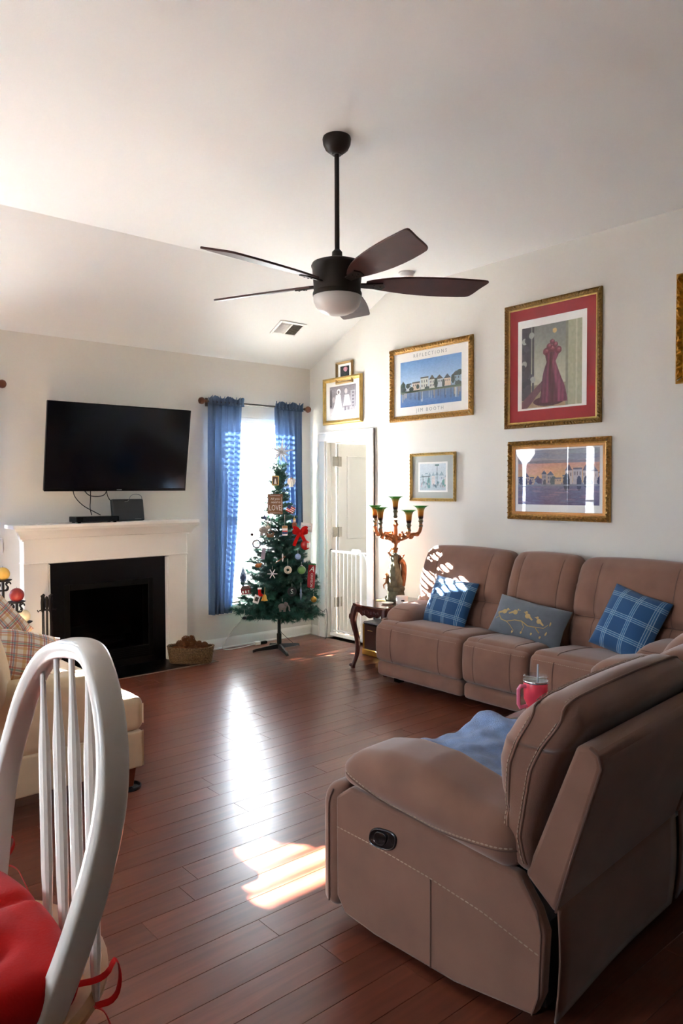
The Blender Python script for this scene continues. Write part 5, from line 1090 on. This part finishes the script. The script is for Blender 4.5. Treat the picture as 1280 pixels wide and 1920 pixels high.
for lab, pts in (('black cable looping from the left of the television down to the set-top box', [(-2.53, -.10, 1.52), (-2.52, -.11, 1.46), (-2.46, -.13, 1.39), (-2.38, -.14, 1.345), (-2.31, -.12, 1.312)]), ('black cable hanging straight down from the television to the set-top box', [(-2.38, -.09, 1.52), (-2.385, -.10, 1.44), (-2.40, -.12, 1.37), (-2.385, -.12, 1.312)]), ('black cable swinging under the television and back up', [(-2.43, -.08, 1.52), (-2.40, -.09, 1.475), (-2.33, -.09, 1.462), (-2.26, -.09, 1.475), (-2.235, -.08, 1.52)]), ('thin cable dropping from the television behind the black router', [(-2.24, -.08, 1.52), (-2.225, -.07, 1.46), (-2.19, -.06, 1.42), (-2.16, -.05, 1.38)]), ('thin grey cable arching over the top of the black router', [(-2.12, -.165, 1.42), (-2.08, -.16, 1.425), (-2.04, -.11, 1.475), (-1.98, -.10, 1.485), (-1.935, -.10, 1.47), (-1.93, -.10, 1.435)])):
    m = MB(); m.tube(smooth(pts, 3), .004 if 'grey' not in lab else .0025, 6); tag(m.build('cable', M['wire_b'] if 'grey' not in lab else mat('grey_cord', '#7b7c80', .5)), lab, 'cable', 'television cables')
sb = thing('set_top_box', 'flat black set-top box on the mantel under the television', 'media box', (-2.365, -.125, 1.252)); m = MB(); m.box(-.18, .18, -.08, .08, .008, .052, .004); m.build('case', M['black'], sb); m = MB(); m.box(-.125, .165, -.083, -.079, .013, .046, .001); m.build('display_panel', M['screen'], sb)
for x in (-.15, .15):
    for y in (-.06, .06): m = MB(); m.lathe([(.014, 0), (.012, .010)], n=10, c=(x, y, 0)); m.build('foot', M['black'], sb)
rtb = thing('router', 'upright dark grey router leaning on the wall beside the set-top box', 'router', (-2.06, -.105, 1.252)); m = MB(); m.box(-.142, .142, -.02, .02, 0, .185, .006); m.xf(Matrix.Rotation(R_(-9), 4, 'X')); m.xf(Matrix.Translation((0, -.0, .004))); m.build('case', mat('router_grey', '#23292f', .5), rtb); m = MB(); m.box(.05, .11, -.024, -.0195, .014, .019); m.xf(Matrix.Rotation(R_(-9), 4, 'X')); m.build('badge', mat('badge_grey', '#6a6d72', .4), rtb)
swp = thing('light_switch', 'white light switch plate on the wall left of the mantel', 'switch', (-3.085, 0, 1.085)); m = MB(); m.box(-.037, .037, -.007, 0, -.062, .062, .003); m.build('plate', M['white'], swp); m = MB(); m.box(-.006, .006, -.016, -.006, -.010, .014, .002); m.build('toggle', M['white'], swp)
# candle stands with ball candles
cs = thing('candle_stand', 'black wrought iron candle stand with three scrolled pillars by the fireplace', 'candle stand', (-3.14, -.62, 0))
cands = [((-3.222, -.60), .930, .047, M['candle_y'], 'mustard yellow ball candle on the tallest iron pillar'), ((-3.137, -.62), .775, .050, M['candle_r'], 'dark red ball candle on the middle iron pillar'), ((-3.092, -.62), .620, .046, M['candle_w'], 'ivory ball candle on the lowest iron plate')]
bz = MB(); bz.box(-3.30, -3.02, -.70, -.54, 0, .012, .004); wb(bz, 'foot_plate', M['iron'], cs)
for k, ((x, y), zc, r, mm, lab) in enumerate(cands):
    zt = zc-r*.85; m = MB(); m.tube([(x, y, .01), (x, y, zt-.005)], .010, 10); wb(m, 'pillar', M['iron'], cs)
    m = MB(); m.lathe([(.0001, zt-.012), (.045, zt-.010), (.058, zt-.002), (.060, zt+.002), (.045, zt-.002), (.020, zt-.006), (.0001, zt-.006)], n=24, c=(x, y, 0)); wb(m, 'drip_plate', M['iron'], cs)
    if k < 2:
        for a in range(4):
            an = a*PI/2+.6; e = Vector((math.cos(an), math.sin(an), 0)); m = MB(); m.tube(smooth([Vector((x, y, zt-.075))+e*.010, Vector((x, y, zt-.072))+e*.040, Vector((x, y, zt-.045))+e*.046, Vector((x, y, zt-.038))+e*.026, Vector((x, y, zt-.018))+e*.036, Vector((x, y, zt-.012))+e*.060, Vector((x, y, zt-.028))+e*.064], 2), .0052, 6); wb(m, 'scroll', M['iron'], cs)
    c = thing('ball_candle', lab, 'candle', (x, y, zt-.004), group='ball candles'); m = MB(); m.sphere((0, 0, r), r, 24); m.build('wax', mm, c); m = MB(); m.tube([(0, 0, 2*r-.004), (0, 0, 2*r+.008)], .0014, 5); m.build('wick', M['dark'], c)
ft = thing('fireplace_tool_set', 'black iron fireplace tool set at the left of the hearth', 'fireplace tools', (-2.82, -.30, .006))
m = MB(); m.lathe([(.0001, 0), (.085, 0), (.09, .008), (.03, .02), (.012, .03)], n=24); m.build('base', M['iron'], ft); m = MB(); m.tube([(0, 0, .02), (0, 0, .62)], .008, 8); m.lathe([(.008, .60), (.013, .62), (.016, .66), (.011, .69), (.0001, .70)], n=12); m.build('pole', M['iron'], ft)
m = MB(); m.tube([(-.055, 0, .592), (.055, 0, .592)], .005, 6); m.tube([(0, -.055, .592), (0, .055, .592)], .005, 6)
for a in range(4): e = Vector((math.cos(a*PI/2), math.sin(a*PI/2), 0)); m.tube([Vector((0, 0, .592))+e*.055, Vector((0, 0, .582))+e*.066, Vector((0, 0, .597))+e*.072], .004, 6)
m.build('hook_ring', M['iron'], ft)
for k, nm in enumerate(('poker', 'shovel', 'brush', 'tongs')):
    a = k*PI/2+.3; x, y = .040*math.cos(a), .040*math.sin(a); m = MB(); m.tube([(x, y, .10), (x, y, .60)], .0045, 6); m.lathe([(.006, .58), (.012, .60), (.013, .655), (.009, .69), (.013, .705), (.0001, .715)], c=(x, y, 0), n=10)
    if nm == 'shovel': m.box(x-.004, x+.004, y-.035, y+.035, .06, .15, .003)
    elif nm == 'brush': m.lathe([(.012, .16), (.026, .06)], c=(x, y, 0), n=12)
    elif nm == 'poker': m.tube([(x, y, .12), (x+.025, y, .10), (x, y, .05)], .004, 6)
    else: m.tube([(x+.012, y, .50), (x+.018, y, .08)], .0045, 6)
    m.build(nm, M['iron'], ft)
# basket of pine cones
bk_ = thing('wicker_basket', 'low oval wicker basket on the hearth holding pine cones', 'basket', (-1.60, -.33, .006), -YAW-.05)
def oval(a, rx, ry): return Vector((math.copysign(abs(math.cos(a))**.7, math.cos(a))*rx, math.copysign(abs(math.sin(a))**.7, math.sin(a))*ry, 0))
NB = 44
for k in range(11):
    z = .008+k*.0125; f = 1+.12*k/10; m = MB(); pts = []
    for i in range(NB*2):
        a = 2*PI*i/(NB*2); w_ = .0035*(1 if (i//2+k) % 2 else -1); q = oval(a, .175*f+w_, .085*f+w_); q.z = z+.012*(abs(q.x)/.2)**3*k/10; pts.append(q)
    m.tube(pts, .0068 if k < 10 else .009, 5, closed=True); m.build('woven_strand', M['wicker'], bk_)
m = MB()
for i in range(NB): a = 2*PI*(i+.5)/NB; p = oval(a, .175, .085); q = oval(a, .197, .096); m.tube([p+Vector((0, 0, .004)), q+Vector((0, 0, .145))], .0028, 5)
m.build('stakes', M['wicker'], bk_); m = MB(); m.prism([tuple(oval(2*PI*i/40, .17, .08)[:2]) for i in range(40)], .002, .012, 'z'); m.build('bottom', M['wicker'], bk_)
# pine cone mesh
pc = MB(); rr = random.Random(5)
core = [(.0001, -.035), (.014, -.03), (.017, -.01), (.012, .02), (.0001, .04)]; pc.lathe(core, n=8)
for k in range(70):
    t = k/69; z = -.032+.066*t; R0 = .024*math.sin(PI*min(1, .18+.78*t))**.8+.004; a = k*2.39996; e = Vector((math.cos(a), math.sin(a), 0)); s_ = Vector((-math.sin(a), math.cos(a), 0)); l = R0*1.15; p0 = Vector((0, 0, z))+e*.006
    pc.add([p0-s_*.003, p0+s_*.003, p0+e*l*.75+s_*.008+Vector((0, 0, .006)), p0+e*l+Vector((0, 0, .011)), p0+e*l*.75-s_*.008+Vector((0, 0, .006)), p0+e*l*.7+Vector((0, 0, .012))], [(0, 1, 2, 5, 4), (2, 3, 5), (3, 4, 5)])
pcm = pc.mesh('pine_cone'); pcm.materials.append(M['cone'])
Bm = Matrix.Translation(bk_.location) @ Matrix.Rotation(-YAW-.05, 4, 'Z')
spots = [(-.13, -.03, 0.112), (-.13, .03, 0.112), (-.06, -.04, 0.112), (-.06, .035, 0.112), (.01, -.035, 0.112), (.01, .04, 0.112), (.08, -.035, 0.112), (.08, .035, 0.112), (.14, 0, 0.112), (-.10, 0, .160), (-.04, -.015, .165), (.02, .01, .168), (-.015, .045, .158), (.07, -.02, .158), (.12, .02, .150), (-.05, .0, .20), (.015, -.02, .205)]
for k, q in enumerate(spots):
    o = bpy.data.objects.new('pine_cone', pcm); COL.objects.link(o); p = Bm @ Vector(q); o.location = p; o.rotation_euler = (rr.uniform(-1.5, 1.5), rr.uniform(-1.5, 1.5), rr.uniform(0, 6)); o.scale = [rr.uniform(.85, 1.0)]*3
    tag(o, 'brown open pine cone lying in the wicker basket on the hearth', 'pine cone', 'pine cones in the basket')

# ------------------------------------------------------------------ framed pictures on the right wall
class Img:
    def __init__(s, w_, h, base=(255, 255, 255)): s.w, s.h = w_, h; s.a = np.ones((h, w_, 3))*np.array(base, float); s.Y, s.X = np.mgrid[0:h, 0:w_]; s.X = (s.X+.5)/w_; s.Y = (s.Y+.5)/h
    def put(s, mask, c, al=1.0): s.a[mask] = s.a[mask]*(1-al)+np.array(c, float)*al
    def rect(s, x0, y0, x1, y1, c, al=1.0): s.put((s.X >= x0) & (s.X < x1) & (s.Y >= y0) & (s.Y < y1), c, al)
    def ell(s, x, y, rx, ry, c, al=1.0): s.put(((s.X-x)/rx)**2+((s.Y-y)/ry)**2 < 1, c, al)
    def poly(s, pts, c, al=1.0):
        ins = np.zeros(s.X.shape, bool); n = len(pts)
        for i in range(n):
            x1, y1 = pts[i]; x2, y2 = pts[(i+1) % n]
            if y1 == y2: continue
            cond = ((y1 > s.Y) != (y2 > s.Y)) & (s.X < (x2-x1)*(s.Y-y1)/(y2-y1)+x1); ins ^= cond
        s.put(ins, c, al)
    def grad(s, y0, y1, c0, c1, x0=0, x1=1):
        mk = (s.X >= x0) & (s.X < x1) & (s.Y >= y0) & (s.Y < y1); t = ((s.Y-y0)/(y1-y0))[..., None]; g = np.array(c0, float)*(1-t)+np.array(c1, float)*t; s.a[mk] = g[mk]
    def noise(s, amp, seed=0, cells=30):
        r = np.random.RandomState(seed); g = r.uniform(-1, 1, (cells+2, cells+2)); fx, fy = s.X*cells, s.Y*cells; i, j = fx.astype(int), fy.astype(int); u, v = fx-i, fy-j
        n = g[j, i]*(1-u)*(1-v)+g[j, i+1]*u*(1-v)+g[j+1, i]*(1-u)*v+g[j+1, i+1]*u*v; s.a += (n*amp)[..., None]
def art(img, w_, h, parent, y=-.004, name='print'):
    H, W = img.h, img.w; xs = np.linspace(-w_/2, w_/2, W+1); zs = np.linspace(h/2, -h/2, H+1); V = np.zeros(((H+1)*(W+1), 3)); V[:, 0] = np.tile(xs, H+1); V[:, 2] = np.repeat(zs, W+1); V[:, 1] = y
    i, j = np.mgrid[0:H, 0:W]; a = (i*(W+1)+j).ravel(); F = np.stack([a, a+W+1, a+W+2, a+1], 1)
    me = bpy.data.meshes.new(name); me.vertices.add(len(V)); me.vertices.foreach_set('co', V.ravel()); me.loops.add(F.size); me.loops.foreach_set('vertex_index', F.ravel().astype(np.int32)); me.polygons.add(len(F)); me.polygons.foreach_set('loop_start', (np.arange(len(F))*4).astype(np.int32)); me.update(calc_edges=True)
    c = np.clip(img.a, 0, 255).reshape(-1, 3)/255; c = np.where(c <= .04045, c/12.92, ((c+.055)/1.055)**2.4); c = np.concatenate([c, np.ones((len(c), 1))], 1); c4 = np.repeat(c, 4, 0)
    at = me.color_attributes.new('Col', 'FLOAT_COLOR', 'CORNER'); at.data.foreach_set('color', c4.ravel().astype(np.float32)); me.materials.append(M['print_'])
    o = bpy.data.objects.new(name, me); COL.objects.link(o); o.parent = parent; return o
def frame_mesh(w_, h, prof, freq=0.0, amp=0.0, step=.006, twist=0.0):
    """picture frame: prof is [(outward, depth, relief)], w_ x h is the inner opening"""
    m = MB(); np_ = len(prof)
    for sd2 in range(4):
        ln = w_ if sd2 % 2 == 0 else h; n = max(2, int((ln+2*prof[-1][0])/step)) if freq else 2; V = []
        for k in range(n+1):
            s_ = -1+2*k/n
            for o_, d, rl in prof:
                a = s_*(ln/2+o_); b = (h if sd2 % 2 == 0 else w_)/2+o_; pos = s_*(ln/2+prof[-1][0]); dd = d+(rl*amp*(math.sin(2*PI*freq*(pos+twist*o_))*.6+.4*math.sin(2*PI*freq*2.3*pos+9*o_)) if rl else 0)
                if sd2 == 0: V.append((a, -dd, -b))
                elif sd2 == 1: V.append((b, -dd, a))
                elif sd2 == 2: V.append((-a, -dd, b))
                else: V.append((-b, -dd, -a))
        m.add(V, [(k*np_+i, (k+1)*np_+i, (k+1)*np_+i+1, k*np_+i+1) for k in range(n) for i in range(np_-1)])
    return m
def picture(name, label, yc, zc, w_, h, fw, fmat, freq=0, amp=0, depth=.028, matw=None, mmat=None, lip=None, twist=0, liner=0.0):
    """w_ x h outer size; returns the picture Empty and the opening size"""
    t = thing(name, label, 'picture', (-.004, yc, zc), -PI/2); iw, ih = w_-2*fw, h-2*fw
    pr = [(0, .004, 0), (0, .012, 0), (fw*.14, .014, 0), (fw*.20, .012, 0), (fw*.30, depth*.62, .4), (fw*.45, depth*.9, 1), (fw*.60, depth, 1), (fw*.75, depth*.92, 1), (fw*.88, depth*.7, .5), (fw*.93, depth*.72, 0), (fw, depth*.6, 0), (fw, 0, 0)]
    frame_mesh(iw, ih, pr, freq, amp, twist=twist).build('frame', fmat, t, sharp=50)
    if liner: frame_mesh(iw-2*liner, ih-2*liner, [(0, .003, 0), (0, .009, 0), (liner*.5, .0115, 0), (liner, .010, 0)]).build('liner', lip or M['gold'], t); iw -= 2*liner; ih -= 2*liner
    m = MB(); m.box(-iw/2-.004, iw/2+.004, -.003, 0, -ih/2-.004, ih/2+.004); m.build('backing', mmat or M['mat_white'], t)
    g = MB(); g.box(-iw/2, iw/2, -.0085, -.007, -ih/2, ih/2); g.build('glass', M['picglass'], t)
    return t, iw, ih
def houses(im, base, n, seed, x0=0, x1=1, hmin=.1, hmax=.2, cols=((220, 215, 200),), roof=((70, 62, 66),), trees=(52, 66, 60), win=(96, 100, 110), treeamt=.8):
    r = random.Random(seed); x = x0
    while x < x1:
        w_ = (x1-x0)/n*r.uniform(.7, 1.25); h = r.uniform(hmin, hmax); c = r.choice(cols); rf = r.choice(roof); b = base(x)
        im.rect(x, b-h, min(x+w_*.92, x1), b, c); k = r.random()
        if k < .55: im.poly([(x-.005, b-h), (x+w_*.46, b-h-hmax*.38), (x+w_*.93, b-h)], rf)
        else: im.rect(x, b-h-hmax*.12, x+w_*.92, b-h, rf)
        for i in range(3):
            for jz in range(2 if h > hmin*1.4 else 1): im.rect(x+w_*(.12+.27*i), b-h+h*(.15+.42*jz), x+w_*(.22+.27*i), b-h+h*(.38+.42*jz), win)
        if r.random() < treeamt: im.ell(x+w_*r.uniform(0, 1), b-r.uniform(.02, .07), w_*r.uniform(.25, .5), hmax*r.uniform(.25, .6), tuple(v+r.uniform(-8, 8) for v in trees))
        x += w_
# waterfront poster
t, iw, ih = picture('poster_picture', 'waterfront poster of houses mirrored in blue water, in a carved gold frame', -1.69, 2.453, .965, .655, .048, M['gold'], 30, .012, .030, twist=9)
im = Img(190, 132); im.grad(0, .62, (104, 150, 206), (190, 212, 232)); im.grad(.60, 1.0, (128, 138, 158), (62, 112, 180))
houses(im, lambda x: .66-.02*x, 8, 4, hmin=.13, hmax=.25, treeamt=.25, cols=((206, 208, 200), (190, 200, 206), (214, 196, 176), (150, 176, 196)), roof=((78, 84, 96), (96, 92, 92)), trees=(66, 82, 78))
for x, y, rx, ry in ((.04, .61, .06, .06), (.13, .54, .035, .05), (.19, .62, .04, .05), (.30, .58, .025, .05), (.455, .63, .04, .03), (.60, .56, .03, .11), (.72, .58, .022, .09), (.87, .52, .03, .09), (.97, .40, .045, .06), (.95, .62, .05, .05)): im.ell(x, y, rx, ry, (70, 84, 82))
im.rect(0, .655, 1, .70, (86, 104, 84)); im.rect(0, .685, 1, .70, (120, 126, 112)); r = random.Random(2)
for k in range(34): x = r.random(); im.rect(x, .70, x+r.uniform(.006, .03), .70+r.uniform(.10, .22), r.choice(((214, 186, 150), (196, 206, 214), (222, 200, 172), (84, 90, 104), (60, 74, 96))), .55)
im.noise(7, 3, 50); art(im, iw*.82, ih*.72, t)
PT = mat('poster_lettering', '#9a9fa2', .7)
for s_, z in (('REFLECTIONS', ih*.43), ('JIM BOOTH', -ih*.43)): text_obj('lettering', s_, .044, PT, t, Matrix.Translation((0, -.0045, z)) @ Matrix.Rotation(PI/2, 4, 'X'), spacing=1.55, depth=.0003)
# large red-matted print: plain stand-in, a draped pink arrangement in a pale hall
t, iw, ih = picture('large_picture', 'tall print with pink and burgundy drapery, wide red mat and dark gold frame', -2.905, 2.460, .828, .948, .036, M['goldd'], 40, .008, .026, mmat=M['mat_red'], liner=.010, lip=M['goldp'])
m = MB(); m.box(-iw*.40+.0, iw*.40, -.0042, -.003, -ih*.40, ih*.40); m.build('paper_border', M['paper'], t)
im = Img(150, 180); im.grad(0, .75, (128, 132, 128), (196, 196, 170)); im.grad(.72, 1, (150, 140, 120), (176, 150, 118))
im.rect(.0, 0, .16, .9, (74, 70, 78)); im.rect(.18, 0, .215, .8, (66, 64, 70)); r = random.Random(4)
for k in range(14): im.ell(r.uniform(0, .2), r.uniform(.1, .75), .045, .04, r.choice(((84, 80, 92), (170, 172, 168), (60, 58, 66))))
im.rect(.74, 0, 1, 1, (176, 178, 150)); im.rect(.74, 0, .78, 1, (140, 142, 124)); im.rect(.90, 0, .93, 1, (196, 196, 172)); im.poly([(0, 1), (0, .92), (.35, .68), (.42, .72), (.1, 1)], (112, 74, 82)); im.ell(.56, .09, .035, .03, (222, 190, 130))

im.ell(.46, .93, .26, .06, (84, 44, 54)); fold = .5+.5*np.sin(im.X*95+5*im.Y); cx_ = .52+.02*np.sin(im.Y*9); hw_ = np.interp(im.Y, [.30, .36, .46, .58, .75, .95], [.05, .12, .075, .13, .19, .235]); mk = (im.Y > .31) & (im.Y < .95) & (np.abs(im.X-cx_) < hw_)
shade = np.clip(1-np.abs(im.X-cx_-.02)/hw_*.35, .4, 1)[..., None]*(.82+.18*fold[..., None]); pk = np.array((178, 88, 122.)); bg_ = np.array((104, 46, 62.)); tt = np.clip((np.abs(im.X-cx_)/hw_-.18)*4, 0, 1)[..., None]; colr = (bg_*(1-tt)+pk*tt)*shade; im.a[mk] = colr[mk]
for x, y, rx, ry in ((.42, .33, .055, .045), (.52, .30, .07, .045), (.62, .33, .055, .045), (.47, .27, .045, .035), (.57, .26, .045, .035), (.52, .22, .04, .03)): im.ell(x, y, rx, ry, (112, 44, 60), .85); im.ell(x+.008, y-.008, rx*.55, ry*.55, (170, 86, 108), .6); im.ell(x+.012, y-.012, rx*.22, ry*.22, (206, 150, 156), .6)
im.noise(8, 6, 40); o = art(im, iw*.70, ih*.715, t, -.0046); o.location.z = -.022
m = MB(); m.sphere((iw*.455, -.0042, -ih*.265), .022, 12, (.9, .03, .9)); m.build('stain', mat('faded_red_spot', '#b01012', .8), t)
# sunset waterfront print
t, iw, ih = picture('sunset_picture', 'wide print of a town at sunset in an ornate gold frame above the sofa', -2.962, 1.584, .866, .602, .042, M['gold'], 24, .014, .032, twist=8, liner=.020, lip=mat('copper_liner', '#a8743f', .4, metal=.6))
im = Img(180, 130); im.grad(0, .28, (150, 150, 160), (176, 160, 156)); im.grad(.25, .62, (214, 160, 140), (226, 190, 120)); im.grad(.60, 1.0, (128, 126, 146), (108, 92, 120))
for x, y, rx, ry, c in ((.2, .10, .3, .05, (132, 136, 150)), (.7, .14, .35, .05, (140, 146, 160)), (.5, .22, .4, .03, (120, 118, 124)), (.9, .05, .3, .04, (170, 176, 178)), (.3, .40, .2, .06, (232, 176, 140))): im.ell(x, y, rx, ry, c, .6)
houses(im, lambda x: .63, 8, 9, 0, .62, hmin=.08, hmax=.20, cols=((170, 160, 160), (140, 150, 166), (196, 170, 146)), roof=((92, 96, 116), (110, 96, 110)), trees=(84, 84, 96), win=(90, 86, 100))
houses(im, lambda x: .64, 4, 11, .60, 1.0, hmin=.20, hmax=.30, cols=((196, 186, 186), (208, 196, 190)), roof=((110, 100, 112),), trees=(70, 66, 84), win=(112, 96, 96), treeamt=.9)
im.rect(0, .63, 1, .66, (138, 140, 150)); r = random.Random(8)
for k in range(60): im.ell(r.random(), r.uniform(.68, .98), r.uniform(.03, .10), r.uniform(.008, .02), r.choice(((104, 92, 124), (140, 120, 140), (120, 124, 146), (172, 140, 150))), .4)
im.noise(9, 8, 50); o = art(im, iw*.93, ih*.86, t, -.0042); o.location.z = ih*.045
# small street scene
t, iw, ih = picture('small_picture', 'small pale watercolour street scene with grey mat in a thin gold frame above the lamp', -1.725, 1.623, .530, .420, .026, M['goldp'], 30, .008, .024, mmat=M['mat_grey'])
m = MB(); m.box(-iw*.355, iw*.355, -.0042, -.003, -ih*.355, ih*.355); m.build('paper_border', M['paper'], t)
im = Img(110, 84); im.grad(0, 1, (206, 216, 222), (176, 192, 200)); houses(im, lambda x: .78, 6, 15, hmin=.25, hmax=.40, cols=((200, 210, 216), (214, 206, 204), (186, 202, 210)), roof=((150, 170, 182),), trees=(120, 156, 160), win=(140, 160, 172), treeamt=.5)
im.rect(.66, .05, .68, .85, (96, 112, 120)); im.ell(.67, .06, .09, .03, (96, 130, 128)); im.rect(.08, .46, .40, .49, (86, 100, 106)); im.rect(.12, .49, .14, .7, (96, 110, 118)); im.rect(.34, .49, .36, .7, (96, 110, 118)); r = random.Random(5)
for k in range(26): im.ell(r.uniform(.05, .95), r.uniform(.70, .88), .025, .05, r.choice(((96, 120, 134), (150, 150, 160), (186, 170, 176), (110, 146, 156))), .8)
im.noise(10, 2, 40); o = art(im, iw*.63, ih*.63, t, -.0048)
# black and white portrait above the door
t, iw, ih = picture('wedding_picture', 'black and white photo of two figures in a gold frame above the door', -.530, 2.395, .585, .462, .040, M['goldp'], 0, 0, .030)
im = Img(110, 90); im.grad(0, .75, (128, 122, 130), (150, 145, 152)); im.grad(.75, 1, (206, 202, 206), (226, 224, 226)); im.rect(0, .1, .08, .7, (88, 80, 88)); im.poly([(.80, .2), (.97, .2), (.97, .85), (.80, .85)], (170, 166, 172))
for k in range(5): im.rect(.86, .25+.11*k, .93, .31+.11*k, (110, 104, 118))
im.poly([(.24, .30), (.42, .30), (.50, .92), (.10, .92), (.20, .55)], (240, 238, 240)); im.ell(.35, .20, .075, .10, (235, 232, 235)); im.ell(.345, .21, .04, .06, (120, 110, 112)); im.poly([(.58, .32), (.74, .32), (.82, .68), (.52, .70)], (232, 228, 230)); im.ell(.63, .20, .055, .09, (206, 198, 200)); im.rect(.56, .70, .64, .86, (120, 114, 126)); im.rect(.68, .70, .76, .84, (130, 124, 136)); im.ell(.15, .45, .05, .1, (190, 180, 184)); im.noise(10, 3, 34); art(im, iw*.78, ih*.76, t)
# rose
t, iw, ih = picture('rose_picture', 'tiny picture of a pink rose on black in a small gold frame', -.564, 2.665, .250, .216, .024, mat('dull_gold', '#a98d5c', .4, metal=.4), 0, 0, .026)
im = Img(50, 56, (52, 60, 60)); im.noise(8, 1, 8); im.ell(.58, .24, .24, .17, (206, 130, 150)); im.ell(.60, .36, .14, .08, (216, 150, 166)); im.ell(.56, .20, .12, .08, (226, 160, 176)); im.rect(.60, .42, .63, .95, (50, 74, 58)); im.ell(.52, .64, .12, .05, (52, 82, 64)); art(im, iw*.66, ih*.74, t)
# picture cut by the right edge
t, iw, ih = picture('edge_picture', 'gold leaf patterned frame cut off by the right edge of the photo', -4.36, 2.545, 1.03, .70, .050, mat('bright_gold', '#c08a2c', .35, metal=.75, noise=.25, nscale=40), 13, .016, .034, twist=12, liner=.02, lip=mat('orange_gold', '#b87a2a', .4, metal=.6))
im = Img(60, 40); im.grad(0, .6, (150, 170, 190), (206, 206, 196)); im.grad(.6, 1, (110, 120, 90), (86, 92, 70)); im.noise(14, 2, 12); art(im, iw*.9, ih*.86, t)

# ------------------------------------------------------------------ ceiling fan
FX, FY = -2.306, -3.168
fan = thing('ceiling_fan', 'dark bronze ceiling fan with five wooden blades and a frosted light bowl', 'ceiling fan', (FX, FY, ZF))
m = MB(); m.lathe([(.0001, 0), (.070, 0), (.073, -.010), (.070, -.035), (.058, -.060), (.036, -.078), (.020, -.084), (.0001, -.084)], n=36); m.build('canopy', M['bronze'], fan)
m = MB(); m.tube([(0, 0, -.075), (0, 0, -.63)], .0125, 16); m.build('downrod', M['bronze'], fan); m = MB(); m.lathe([(.024, -.088), (.026, -.080), (.016, -.074)], n=20); m.lathe([(.014, -0.5650), (.026, -0.5770), (.028, -0.6100), (.040, -0.6200), (.040, -0.6300)], n=20); m.build('collar', M['bronze'], fan)
HZ = -.76
m = MB(); m.lathe([(.0001, -0.6200), (.095, -0.6250), (.128, -0.6370), (.134, -0.6500), (.128, -0.6650), (.122, -0.7450), (.120, -0.7800), (.112, -0.7870), (.0001, -0.7870)], n=48); m.build('motor_housing', M['bronze'], fan)
m = MB(); m.lathe([(.122, -0.7800), (.126, -0.7870), (.126, -0.8030), (.118, -0.8070)], n=48); m.build('light_ring', M['bronze'], fan)
m = MB(); m.lathe([(.121, -0.7950), (.124, -0.8100), (.121, -0.8300), (.110, -0.8550), (.088, -0.8770), (.055, -0.8920), (.02, -0.8970), (.0001, -0.8975)], n=48); m.build('light_bowl', M['frost'], fan, sharp=180)
for k in range(5):
    a = R_(-175+72*k); Rz = Matrix.Rotation(a, 4, 'Z'); pit = Matrix.Rotation(R_(-15), 4, 'X')
    L0 = [(.150, -.026), (.20, -.050), (.30, -.078), (.45, -.092), (.60, -.094), (.70, -.090), (.775, -.086), (.790, -.078), (.782, -.055), (.760, -.01), (.742, .04), (.725, .070), (.70, .080), (.55, .086), (.40, .078), (.27, .056), (.20, .040), (.150, .024)]
    L0 = [(p.x, p.y) for p in smooth([(x, y, 0) for x, y in L0], 1)]
    m = MB(); m.prism(L0, -.005, .005, 'z'); m.xf(Matrix.Translation((0, 0, HZ+.025)) @ Rz @ Matrix.Translation((0, 0, 0)) @ pit); bo = m.build('blade', M['blade'], fan, bevel=.002)
    m = MB(); m.prism([(.10, -.018), (.17, -.022), (.235, -.030), (.25, 0), (.235, .030), (.17, .022), (.10, .018)], -.012, -.005, 'z')
    for x, y in ((.19, -.012), (.19, .012), (.225, 0)): m.sphere((x, y, -.013), .006, 8, (1, 1, .5))
    m.xf(Matrix.Translation((0, 0, HZ+.025)) @ Rz @ pit); m.build('blade_bracket', M['bronze'], fan)

# ceiling vent on the slope, smoke detector on the flat part
vt = thing('ceiling_vent', 'white louvred air vent on the sloped ceiling', 'vent'); sl_ = math.atan2(ZF-ZB, -YB); yv = -.512
vt.matrix_world = Matrix.Translation((-.655, yv, ZB+(-yv)*(ZF-ZB)/(-YB))) @ Matrix.Rotation(-sl_, 4, 'X')
m = MB()
for q in ((-.15, -.122, -.10, .10), (.122, .15, -.10, .10), (-.122, .122, -.10, -.075), (-.122, .122, .075, .10), (-.008, .008, -.075, .075)): m.box(q[0], q[1], q[2], q[3], -.008, -.001, .002)
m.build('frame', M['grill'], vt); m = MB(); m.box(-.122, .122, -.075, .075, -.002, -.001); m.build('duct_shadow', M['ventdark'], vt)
for s_ in (-1, 1):
    for k in range(9):
        y = -.066+k*.0165; m = MB(); x0, x1 = (-.120, -.009) if s_ < 0 else (.009, .120); dz = .006*s_; m.add([(x0, y-.007, -.0045-dz), (x1, y-.007, -.0045-dz), (x1, y+.007, -.0045+dz), (x0, y+.007, -.0045+dz)], [(0, 1, 2, 3)]); m.build('louvre', M['grill'], vt, solid=.001)
sm = thing('smoke_detector', 'round white smoke detector on the ceiling behind the fan blade', 'smoke detector', (-.345, -1.74, ZF)); m = MB(); m.lathe([(.0001, 0), (.066, 0), (.068, -.006), (.066, -.012), (.060, -.014)], n=32); m.build('base_ring', M['grill'], sm); m = MB(); m.lathe([(.058, -.012), (.056, -.030), (.048, -.040), (.0001, -.043)], n=32); m.build('cover', M['grill'], sm); m = MB(); m.sphere((.03, -.02, -.041), .004, 6); m.build('indicator', M['green'], sm)
